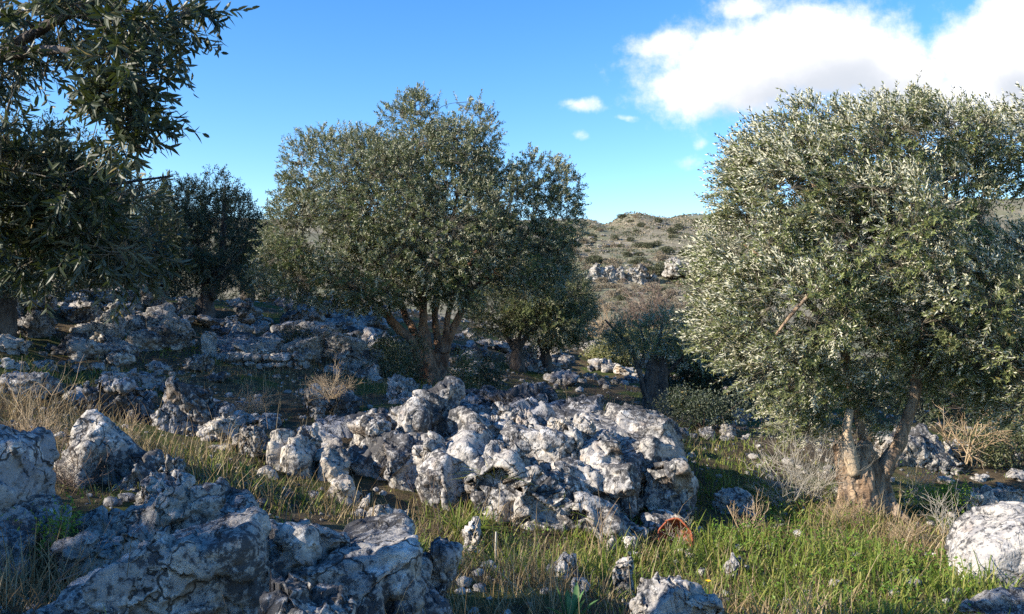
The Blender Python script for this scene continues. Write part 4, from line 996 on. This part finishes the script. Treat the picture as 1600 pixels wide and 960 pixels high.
def bushes():
    T = twig_bush
    T('dry_shrub', gl(1262, 9.3), 1.05, .75, 26, 1, 'twig_pale', 'leafless pale grey twiggy shrub left of the right trunk', lean=(-.25, 0), r0=.0045)
    T('dry_shrub', gl(1230, 8.9), .8, .8, 14, 2, 'twig_pale', 'lower pale twiggy shrub at the foot of the right olive', lean=(-.6, 0), r0=.004)
    T('dry_shrub', gl(1480, 8.2), .62, .3, 16, 3, 'twig_pale', 'upright pale stalky shrub behind the big white boulder', r0=.004, gn=2)
    T('dry_shrub', gl(1418, 9.6), 1.0, .5, 8, 4, 'twig_pale', 'thin pale shrub right of the right trunk', lean=(.5, 0), r0=.0045)
    T('dry_shrub', gl(1512, 12.5), 1.1, .4, 9, 5, 'twig_tan', 'tan leafless shrub in the sun under the right tree', r0=.013, br=4)
    T('dry_shrub', gl(1590, 13.5), 1.5, .5, 12, 16, 'twig_brown', 'brown leafless shrub at the right edge under the boughs', r0=.012, br=4)
    T('dry_shrub', gl(1170, 7.7), .5, .35, 7, 6, 'twig_tan', 'small tan dry plant in the dark hollow right of the outcrop', r0=.006)
    T('dry_shrub', gl(1060, 7.1), .35, .5, 10, 7, 'twig_pale', 'dry twiglets beside the orange pot', r0=.003)
    T('dry_shrub', ground(110, 760), .42, .9, 34, 8, 'twig_brown', 'low wiry brown shrub before the peaked slab', r0=.003)
    T('dry_shrub', ground(60, 700), .40, .9, 26, 9, 'twig_tan', 'low wiry tan shrub left of the peaked slab', r0=.003)
    T('dry_shrub', ground(395, 655), .50, .9, 34, 10, 'twig_tan', 'wiry reddish brown shrub left of the pitted block', r0=.003)
    T('dry_shrub', gl(520, 8.3) + (0, 0, .55), .45, .9, 26, 11, 'twig_tan', 'wiry tan shrub growing on the left of the outcrop', r0=.003)
    T('dry_shrub', ground(60, 690), .95, .35, 9, 12, 'twig_tan', 'tall bent dry stems at the left edge', lean=(-.35, 0), r0=.004, gn=2)
    T('dry_shrub', ground(200, 690), .5, .5, 12, 13, 'twig_tan', 'dry stems beside the peaked slab', r0=.003, gn=2)
    T('dry_stalk', gl(35, 3.25), .72, .12, 1, 14, 'twig_brown', 'single dark bare stalk before the long foreground slab', lean=(.42, 0), r0=.006, gn=2, br=2, cat='stalk')
    T('dry_shrub', gl(940, 6.4), .75, .12, 7, 15, 'twig_tan', 'cluster of tall thin dry stalks before the outcrop', r0=.0035, gn=1)
    T('dry_shrub', gl(690, 6.3), .95, .14, 5, 17, 'twig_brown', 'long bent brown stalks rising before the middle of the outcrop', lean=(-.2, 0), r0=.0035, gn=2, br=1)
    T('dry_shrub', gl(840, 12.5), .5, .5, 12, 18, 'twig_tan', 'dry stems behind the outcrop under the central tree', r0=.004)
    T('dry_shrub', gl(1420, 7.6), .35, 1.2, 24, 19, 'twig_tan', 'reddish dead twigs on the bank below the right trunk', r0=.003)
    T('dry_shrub', gl(1310, 8.2), .45, 1.2, 30, 20, 'twig_tan', 'mat of dead brown twigs at the foot of the right trunk', r0=.003)
    # dry stick fence like single stake
    P, r = smooth_path([gl(774, 6.0) + (0, 0, -.02), gl(775, 6.0) + (0, 0, .23)], [.007, .006], 4); V, pl = tube(P, r, 6)
    g = gl(774, 6.0); o = link('dry_stick', mesh_np('dry_stick', V - g, pl, True), M['twig_pale'], label='short straight pale stick standing in the grass', category='stick'); o.location = g
    # leafless tree and scrub behind the gap
    T('bare_tree', gl(1010, 33), 3.0, .45, 18, 31, 'twig_brown', 'wide leafless pinkish brown tree below the far cliff', r0=.03, cat='tree', br=5, gn=4)
    T('bare_tree', gl(1085, 36), 3.1, .45, 14, 32, 'twig_brown', 'second leafless brown tree, right of the first below the cliff', r0=.03, cat='tree', br=5, gn=4)
    T('bare_tree', gl(945, 35), 2.5, .45, 12, 33, 'twig_tan', 'leafless tan tree beside the small olives', r0=.025, cat='tree', br=5, gn=4)
    leafy_bush('shrub', gl(965, 26), (1.9, 1.6, 1.2), 700, 1, 'leaf_yellow', 'yellowish green shrub behind the sunlit rubble', (.10, .035))
    leafy_bush('shrub', gl(1010, 28), (2.6, 1.8, 1.3), 800, 2, 'leaf_yellow', 'wide yellowish shrub behind the split stump tree', (.10, .035))
    leafy_bush('shrub', gl(1090, 30), (2.6, 1.8, 1.6), 700, 3, 'leaf_scrub', 'grey green shrub right of the split stump tree', (.10, .035))
    leafy_bush('shrub', gl(620, 13.5), (.75, .6, .75), 300, 4, 'leaf_dark', 'loose dark green shrub left of the central trunk', (.05, .02))
    leafy_bush('shrub', gl(600, 14.5), (.6, .6, .8), 220, 14, 'leaf_scrub', 'loose olive green shrub farther left of the central trunk', (.05, .02))
    leafy_bush('shrub', gl(725, 13.6), (.45, .4, .85), 160, 5, 'leaf_scrub', 'slim leafy shoot bush right of the central trunk', (.06, .022))
    leafy_bush('shrub', gl(765, 14), (.5, .4, .75), 150, 6, 'leaf_dark', 'slim shrub beside the rubble bank right of the central trunk', (.06, .022))
    leafy_bush('shrub', gl(1100, 13.5), (1.2, .9, .75), 500, 7, 'leaf_dark', 'dark shrub in shade right of the split stump', (.05, .02))
    leafy_bush('shrub', gl(1580, 12.8), (1.4, 1.0, .9), 500, 8, 'leaf_scrub', 'green shrub at the right edge under the boughs', (.06, .022))
    leafy_bush('shrub', gl(418, 26), (1.3, 1.2, 2.0), 400, 9, 'leaf_yellow', 'brownish yellow bush at the left skirt of the central tree', (.10, .04))
    for k, (xx, DD, lab) in enumerate([(150, 24, 'left one of three low dark shrubs on the skyline behind the left rubble'), (225, 25, 'middle one of three low dark shrubs on the skyline behind the left rubble'), (300, 26, 'right one of three low dark shrubs on the skyline behind the left rubble')]):
        leafy_bush('shrub', gl(xx, DD), (2.2, 1.4, 1.2), 420, 20 + k, 'leaf_dark', lab, (.09, .035))
    leafy_bush('shrub', gl(85, 4.3), (.30, .25, .35), 60, 10, 'weed', 'small green leafy plant beside the dark boulder at lower left', (.03, .010))
    leafy_bush('shrub', gl(470, 15.5) , (.8, .6, .5), 220, 12, 'leaf_dark', 'low dark shrub on the left rubble slope', (.05, .02))
    leafy_bush('shrub', gl(1470, 9.6), (.5, .4, .35), 160, 13, 'weed', 'small bright green plant behind the white boulder', (.03, .015))
bushes()

def far_hill():
    rs = random.Random(8); protos = []
    for k in range(5):
        r = np.random.RandomState(70 + k)
        lobes = [(np.array([0, 0, .4]), np.array([.5, .5, .42]))] + [(np.array([r.uniform(-.4, .4), r.uniform(-.4, .4), r.uniform(.25, .6)]), np.array([.25, .25, .25])) for _ in range(5)]
        tp, tn = lobe_points(lobes, 900, r, .7, -.3, 3, k)
        ld = unit(tn + r.normal(size=tp.shape) * .7); V, pl = leaves(tp, ld, unit(r.normal(size=tp.shape)), r.uniform(.08, .16, 900), r.uniform(.05, .09, 900))
        me = mesh_np('shrub', V, pl); me.materials.append(M['far_shrub'] if k < 3 else M['far_brown']); protos.append(me)
    n = 0
    spots = [(930, 408, 22), (945, 412, 18), (1000, 388, 26), (1015, 388, 20), (985, 348, 10), (1050, 365, 16), (1060, 358, 14), (1020, 430, 26), (1035, 425, 24), (925, 372, 14), (935, 360, 12), (1045, 392, 12), (960, 375, 12), (985, 377, 12), (1065, 445, 26), (1085, 430, 22), (975, 331, 14), (990, 329, 16), (1090, 331, 12), (1000, 410, 20), (1052, 372, 14), (915, 430, 22), (1005, 440, 20), (1070, 400, 16)]
    while len(spots) < 150:
        spots.append((rs.uniform(880, 1170), rs.uniform(334, 515), rs.uniform(4, 15)))
    while len(spots) < 280:
        spots.append((rs.uniform(880, 1150), rs.uniform(395, 520), rs.uniform(8, 26)))
    for i, (x, y, s) in enumerate(spots):
        g = ground(x, y, 50)
        if g[1] > 500: continue
        sz = s / F * g[1]; brown = i >= 150 and rs.random() < .8 or i >= 24 and rs.random() < .4; me = protos[rs.randrange(3, 5) if brown else rs.randrange(3)]
        lab = ('brown twiggy shrub on the far sunlit hillside' if brown else 'dark green shrub on the far sunlit hillside')
        o = link('shrub', me, None, label=lab, category='shrub', group='brown shrubs on the far hillside' if brown else 'dark shrubs on the far hillside')
        o.location = (g[0], g[1], g[2] - .1 * sz); o.scale = (sz, sz, sz * rs.uniform(.5, .85)); o.rotation_euler = (0, 0, rs.uniform(0, 6.28))
    # cliff: a band of upright limestone faces
    for (x0, x1, yb, h0, h1, cnt, lab) in ((916, 1022, 447, 2.5, 4.6, 40, 'pale fluted limestone cliff band on the far hillside'), (1030, 1105, 425, 1.5, 3.0, 16, 'small pale crag right of and above the far cliff band')):
        bl = []
        for i in range(cnt):
            x = rs.uniform(x0, x1); D = 200 + rs.uniform(-1.5, 1.5); ht = rs.uniform(h0, h1)
            V, Fq = rock_data(12, (rs.uniform(1.0, 2.4), 3, ht * 1.3), 700 + i, .8, 1.0); bl.append((V + px(x, yb, D) + (0, 0, ht * .45), Fq))
        wd = (x1 - x0) / F * 200; V, Fq = rock_data(30, (wd * 1.02, 4.5, h0 * 2.2), 801, .3, 1.0); bl.append((V + px((x0 + x1) / 2, yb, 201.5), Fq))
        V, N, Fq = remesh(bl, .16); V = rough_disp(V, N, 2.2, 5, .9, (0, 0, 1)); org = px((x0 + x1) / 2, yb, 200)
        o = link('cliff', mesh_np('cliff', V - org, [Fq], True), M['far_rock'], label=lab, category='cliff'); o.location = org
    for me in VAR[:4]:
        c = me.copy(); c.materials.clear(); c.materials.append(M['far_rock']); protos.append(c)
    for i in range(60):
        x = rs.uniform(900, 1130); y = rs.choice([rs.uniform(348, 395), rs.uniform(350, 470)]); g = ground(x, y, 60)
        if g[1] > 450: continue
        s = rs.uniform(3, 11) / F * g[1]
        o = link('limestone_rock', protos[5 + i % 4], None, label='pale boulder on the far sunlit hillside', category='rock', group='boulders on the far hillside')
        o.location = (g[0], g[1], g[2] + .05 * s); o.scale = (s * 1.5, s, s * .5); o.rotation_euler = (0, 0, rs.uniform(0, 6.28))
far_hill()
def far_scrub():
    for k, (mt, lab, n) in enumerate((('far_brown', 'low brown leafless scrub covering the far hillside', 60000), ('far_shrub', 'low dark green scrub scattered over the far hillside', 90000))):
        rs = np.random.RandomState(60 + k); y = 50 + 370 * rs.rand(n) ** .8; x = rs.uniform(.04, .30, n) * y; q = np.stack([x, y, 0 * x], 1)
        t = fbm(q * .07 + 20 * k, 3) + .8 * fbm(q * .5 + 7 * k, 3); keep = t > (.26 if k == 0 else .34); x, y, t = x[keep], y[keep], t[keep]; m = len(x)
        sz = .0013 * y * rs.uniform(.5, 1.3, m); P = np.stack([x, y, height(x, y) + sz * .4 + .22 * np.clip(t - .2, 0, 1) * rs.rand(m) * (y / 120)], 1)
        V, pl = leaves(P, unit(rs.normal(size=(m, 3)) + (0, 0, .6)), unit(rs.normal(size=(m, 3))), sz * 1.3, sz)
        link('hillside_scrub', mesh_np('hillside_scrub', V, pl), M[mt], kind='stuff', label=lab, category='scrub')
far_scrub()

# ------------------------------------------------------------------ orange broken pot
def pot():
    n = 36; rs = np.random.RandomState(2); g = gl(1053, 7.05)
    root = thing('broken_pot', g, 'crumpled rusty orange broken pot lying at the right foot of the outcrop', 'pot')
    rows = [(.0, .085), (.04, .12), (.10, .14), (.15, .15), (.19, .155)]
    V = []; 
    for t, (y, r) in enumerate(rows):
        for k in range(n):
            a = k * 2 * math.pi / n; rr = r * 1.0 * (1 + .16 * perlin(np.array([[math.cos(a) * 1.5, math.sin(a) * 1.5, y * 9]]))[0])
            yy = y + (.09 * perlin(np.array([[a * 2.2, 3, 1]]))[0] if t >= 3 else 0)
            V.append((rr * math.cos(a), .12 - yy, rr * math.sin(a)))
    V = np.array(V); q = []
    for t in range(4):
        for k in range(n):
            if t >= 2 and k % n in (13, 14, 15, 16, 27): continue
            q.append([t * n + k, t * n + (k + 1) % n, (t + 1) * n + (k + 1) % n, (t + 1) * n + k])
    b = len(V); V = np.concatenate([V, [[0, .12, 0]]]); tri = [[(k + 1) % n, k, b] for k in range(n)]
    V = V + (0, 0, .07)
    m, w, out = new_mat('rusty_orange'); gg = w.n('ShaderNodeNewGeometry')
    c = w.mix(w.step(w.noise(gg.outputs['Position'], 16, 5, .65), .35, .65), (0.13, 0.045, 0.025), (0.42, 0.115, 0.05))
    finish(w, out, c, .8, w.noise(gg.outputs['Position'], 30, 4), .5, .02)
    o = link('pot_wall', mesh_np('pot_wall', V, [np.array(q), np.array(tri)], True), m, root)
    md = o.modifiers.new('s', 'SOLIDIFY'); md.thickness = .012
    root.rotation_euler = (R(-14), R(8), R(-12))
    V2, Fq = rock_data(8, (.12, .05, .03), 55, .5, .8)
    o2 = link('pot_shard', mesh_np('pot_shard', V2 + (-.14, -.06, .03), [Fq], True), m, root)
pot()

# ------------------------------------------------------------------ grass
REG_G = [(1000, 880, 1.3, 1.0), (1300, 900, 1.4, 1.2), (1200, 860, 1.2, 1.2), (1500, 940, .8, 1.0), (800, 880, .9, 1.0), (715, 800, .5, .9), (700, 614, 1.1, 1.4), (1000, 665, 1.8, .8), (380, 760, .7, .8), (280, 720, .6, .5), (80, 720, .5, .4), (1120, 760, 1.6, .8), (1280, 820, .9, 1.2), (60, 590, 1.0, .5), (230, 540, 1.3, .7)]
REG_D = [(40, 640, 1.0, 1.2), (250, 720, .9, 1.0), (430, 780, .7, .8), (520, 800, .6, .75), (760, 850, .7, .9), (950, 860, 1.0, .6), (1380, 860, .9, 1.0), (1340, 820, .7, 1.3), (880, 640, 2.0, 1.0), (1000, 660, 1.4, .6), (500, 590, 2.2, .5), (300, 600, 2.0, .5), (150, 620, 1.2, .5), (800, 930, .8, .8), (640, 840, .6, .8), (1180, 950, .8, .7), (30, 930, .5, .9), (780, 560, 2, .5)]
def wmap(regs, x, y):
    t = np.zeros(len(x))
    for (a, b, r, k) in regs:
        g = ground(a, b, 2.2); t = np.maximum(t, k * np.exp(-(((x - g[0]) / r) ** 2 + ((y - g[1]) / (r * 1.1)) ** 2)))
    return t
def blades(x, y, z, h, w_, rs, lean=.35, bendy=.6):
    n = len(x); a = rs.rand(n) * 6.28; d = np.stack([np.cos(a), np.sin(a), np.zeros(n)], 1); s = np.stack([-np.sin(a + rs.normal(size=n) * .8), np.cos(a), np.zeros(n)], 1); s = unit(s)
    l = (np.abs(rs.normal(size=n)) * lean)[:, None]; bd = (rs.rand(n) * bendy)[:, None]; up = np.array([0, 0, 1.0])
    P = np.stack([x, y, z - .01], 1); h = h[:, None]; w_ = w_[:, None]
    pts = []
    for t, wd in ((0, 1), (.4, .85), (.75, .55)):
        c = P + up * h * (t - .35 * bd * t * t) + d * h * (l * t + bd * .8 * t * t)
        pts += [c - s * w_ * wd * .5, c + s * w_ * wd * .5]
    pts.append(P + up * h * (1 - .35 * bd - .15 * bd) + d * h * (l + bd * .95))
    V = np.stack(pts, 1).reshape(-1, 3); b = np.arange(n)[:, None] * 7
    return V, [np.concatenate([b + [0, 1, 3, 2], b + [2, 3, 5, 4]]), b + [4, 5, 6]]
def sample(n, y0, y1, rs, pw=1.6):
    u = rs.rand(n); y = y0 + (y1 - y0) * u ** pw; x = rs.uniform(-.74, .86, n) * y + rs.normal(size=n) * .3
    return x, y
def grass():
    for kind, regs, mat, lab, cnt in (('g', REG_G, 'green', 'short green grass growing between the rocks', 220000), ('d', REG_D, 'dry', 'dry tan grass growing between the rocks', 170000)):
        rs = np.random.RandomState(5 if kind == 'g' else 6)
        x, y = sample(cnt, 2.2, 27, rs)
        q = np.stack([x, y, 0 * x], 1)
        t = wmap(regs, x, y) + .22 * fbm(q * 1.7 + (4 if kind == 'g' else 11), 3) + .25 * perlin(q * 7)
        t *= (y < 20) * .9 + .1
        clump = perlin(q * 9 + 3) * .5 + .35 * perlin(q * 1.9 + 31)
        keep = (t + clump + .07) > rs.uniform(.15, .95, cnt)
        x, y, t = x[keep], y[keep], t[keep]; z = height(x, y); n = len(x)
        sc = .8 + y / 22
        if kind == 'g':
            h = (.03 + .13 * rs.rand(n) ** 1.5) * (.45 + .9 * np.clip(t, 0, 1)) * (1 + .9 * np.clip(perlin(np.stack([x, y, 0 * x], 1) * 2.6), -.7, 1)); V, pl = blades(x, y, z, h, (.006 + .006 * rs.rand(n)) * sc, rs, .45, .8)
        else:
            h = (.04 + .22 * rs.rand(n) ** 2) * (.4 + .9 * np.clip(t, 0, 1)) * (1 + .9 * np.clip(perlin(np.stack([x, y, 0 * x], 1) * 2.2 + 9), -.7, 1)); V, pl = blades(x, y, z, h, (.004 + .004 * rs.rand(n)) * sc, rs, .40, .7)
        link('green_grass' if kind == 'g' else 'dry_grass', mesh_np('grass', V, pl), M[mat], kind='stuff', label=lab, category='grass')
    # tall thin dead stalks
    rs = np.random.RandomState(9); x, y = sample(3600, 3.2, 20, rs, 1.4); t = wmap(REG_D, x, y); k = (t + .1) > rs.rand(3600) * 1.1; x, y = x[k], y[k]
    V, pl = blades(x, y, height(x, y), .22 + .35 * rs.rand(len(x)) ** 1.5, (.003 + .002 * rs.rand(len(x))) * (.7 + y / 16), rs, .35, .35)
    link('dry_stalks', mesh_np('dry_stalks', V, pl), M['dry'], kind='stuff', label='tall thin dead grass stalks standing above the grass', category='grass')
    # leafy weeds
    rs = np.random.RandomState(12); n = 60000; x, y = sample(n, 4, 18, rs, 1.3)
    reg = [(1270, 815, .65, 1.4), (1200, 855, .9, 1.2), (1400, 890, .7, 1.0), (1480, 900, .5, 1.2), (1330, 930, .8, .8), (1130, 850, .5, .7), (705, 614, .9, 1.3), (820, 860, .5, .5), (1480, 760, .6, .8)]
    q = np.stack([x, y, 0 * x], 1); t = wmap(reg, x, y) + .3 * perlin(q * 3) + .3 * perlin(q * 9); k = t > rs.uniform(.25, 1, n); x, y = x[k], y[k]; m = len(x)
    P = np.stack([x, y, height(x, y) + .03 + .13 * rs.rand(m) * (.6 + .6 * t[k].clip(0, 1))], 1); a = rs.rand(m) * 6.28
    V, pl = leaves(P, unit(np.stack([np.cos(a), np.sin(a), rs.normal(size=m) * .4], 1)), unit(rs.normal(size=(m, 3)) * .45 + (0, 0, 1)), rs.uniform(.018, .04, m), rs.uniform(.012, .024, m))
    link('weeds', mesh_np('weeds', V, pl), M['weed'], kind='stuff', label='bright green leafy weeds carpeting the ground under the right olive', category='weeds')
grass()

def bulb_plant(g, n, L, W, seed, label, mat='broad', spread=.45, droop=.5, name='bulb_plant', cat='plant'):
    rs = np.random.RandomState(seed); acc = Acc(); g = np.array(g, float)
    for k in range(n):
        a = rs.rand() * 6.28; d = np.array([math.cos(a), math.sin(a), 0]); s = np.array([-math.sin(a), math.cos(a), 0]); l = L * rs.uniform(.7, 1.1); sp = spread * rs.uniform(.3, 1.2); dr = droop * rs.rand()
        pts = []
        for t in np.linspace(0, 1, 8):
            w_ = W * (math.sin(min(1, t * 1.3 + .25) * math.pi * .5) if t < .5 else math.cos((t - .5) * math.pi) ** .7 if t < 1 else 0)
            c = d * l * (sp * t + dr * t * t) + np.array([0, 0, l * (t * (1 - sp * .3) - dr * .7 * t * t)])
            fold = np.array([0, 0, w_ * .35]); pts += [c - s * w_ / 2 + fold, c - 0 * s, c + s * w_ / 2 + fold]
        q = []
        for i in range(7): q += [[i * 3, i * 3 + 1, i * 3 + 4, i * 3 + 3], [i * 3 + 1, i * 3 + 2, i * 3 + 5, i * 3 + 4]]
        acc.add(np.array(pts) + rs.normal(size=3) * (.01, .01, 0), [np.array(q)])
    o = link(name, acc.mesh(name, True), M[mat], label=label, category=cat); o.location = g
    return o
bulb_plant(gl(715, 6.6), 60, .34, .010, 1, 'tuft of long arching green leaves before the middle of the outcrop', 'green', .5, .9, 'leaf_tuft')
bulb_plant(gl(750, 6.7), 34, .30, .010, 2, 'smaller tuft of arching leaves right of the long leaved one', 'green', .5, .9, 'leaf_tuft')
bulb_plant(ground(384, 752), 8, .17, .030, 3, 'upright bright green broad-leaved plant left of the outcrop', 'broad', .25, .2)
bulb_plant(gl(650, 5.4), 8, .16, .034, 4, 'broad-leaved plant growing behind the flat-topped block', 'broad', .35, .2)
bulb_plant(gl(890, 4.25), 9, .26, .040, 5, 'large broad-leaved plant at the bottom edge near the centre', 'broad', .5, .25)
bulb_plant(gl(880, 7.1) + (0, 0, .1), 26, .32, .009, 6, 'thin arching green tuft on the front of the outcrop', 'green', .6, 1.0, 'leaf_tuft')
bulb_plant(gl(775, 7.2) + (0, 0, .3), 18, .28, .009, 7, 'thin green tuft on a ledge of the outcrop', 'green', .7, 1.0, 'leaf_tuft')
def flower():
    g = gl(1106, 4.9); root = thing('yellow_flower', g, 'single small yellow flower with upright pale leaves in the foreground grass', 'flower')
    V, pl = tube(np.array([[0, 0, 0], [.002, 0, .08], [0, 0, .16]]), np.array([.003, .0025, .002]), 5); link('stem', mesh_np('stem', V, pl, True), M['green'], root)
    m, w, out = new_mat('yellow_petal'); finish(w, out, (0.85, 0.50, 0.02), .5)
    acc = Acc()
    for k in range(9):
        a = k * .698; P = np.array([[0, 0, .16]]); V, pl = leaves(P, unit(np.array([[math.cos(a), math.sin(a), .6]])), np.array([[-.3 * math.cos(a), -.3 * math.sin(a), 1]]), np.array([.022]), np.array([.012]), True); acc.add(V, pl)
    link('petals', acc.mesh('petals'), m, root)
    b = bulb_plant((0, 0, 0), 5, .13, .016, 8, '', 'broad', .25, .1, 'leaves'); b.parent = root
    for k in ('label', 'category'): del b[k]
flower()
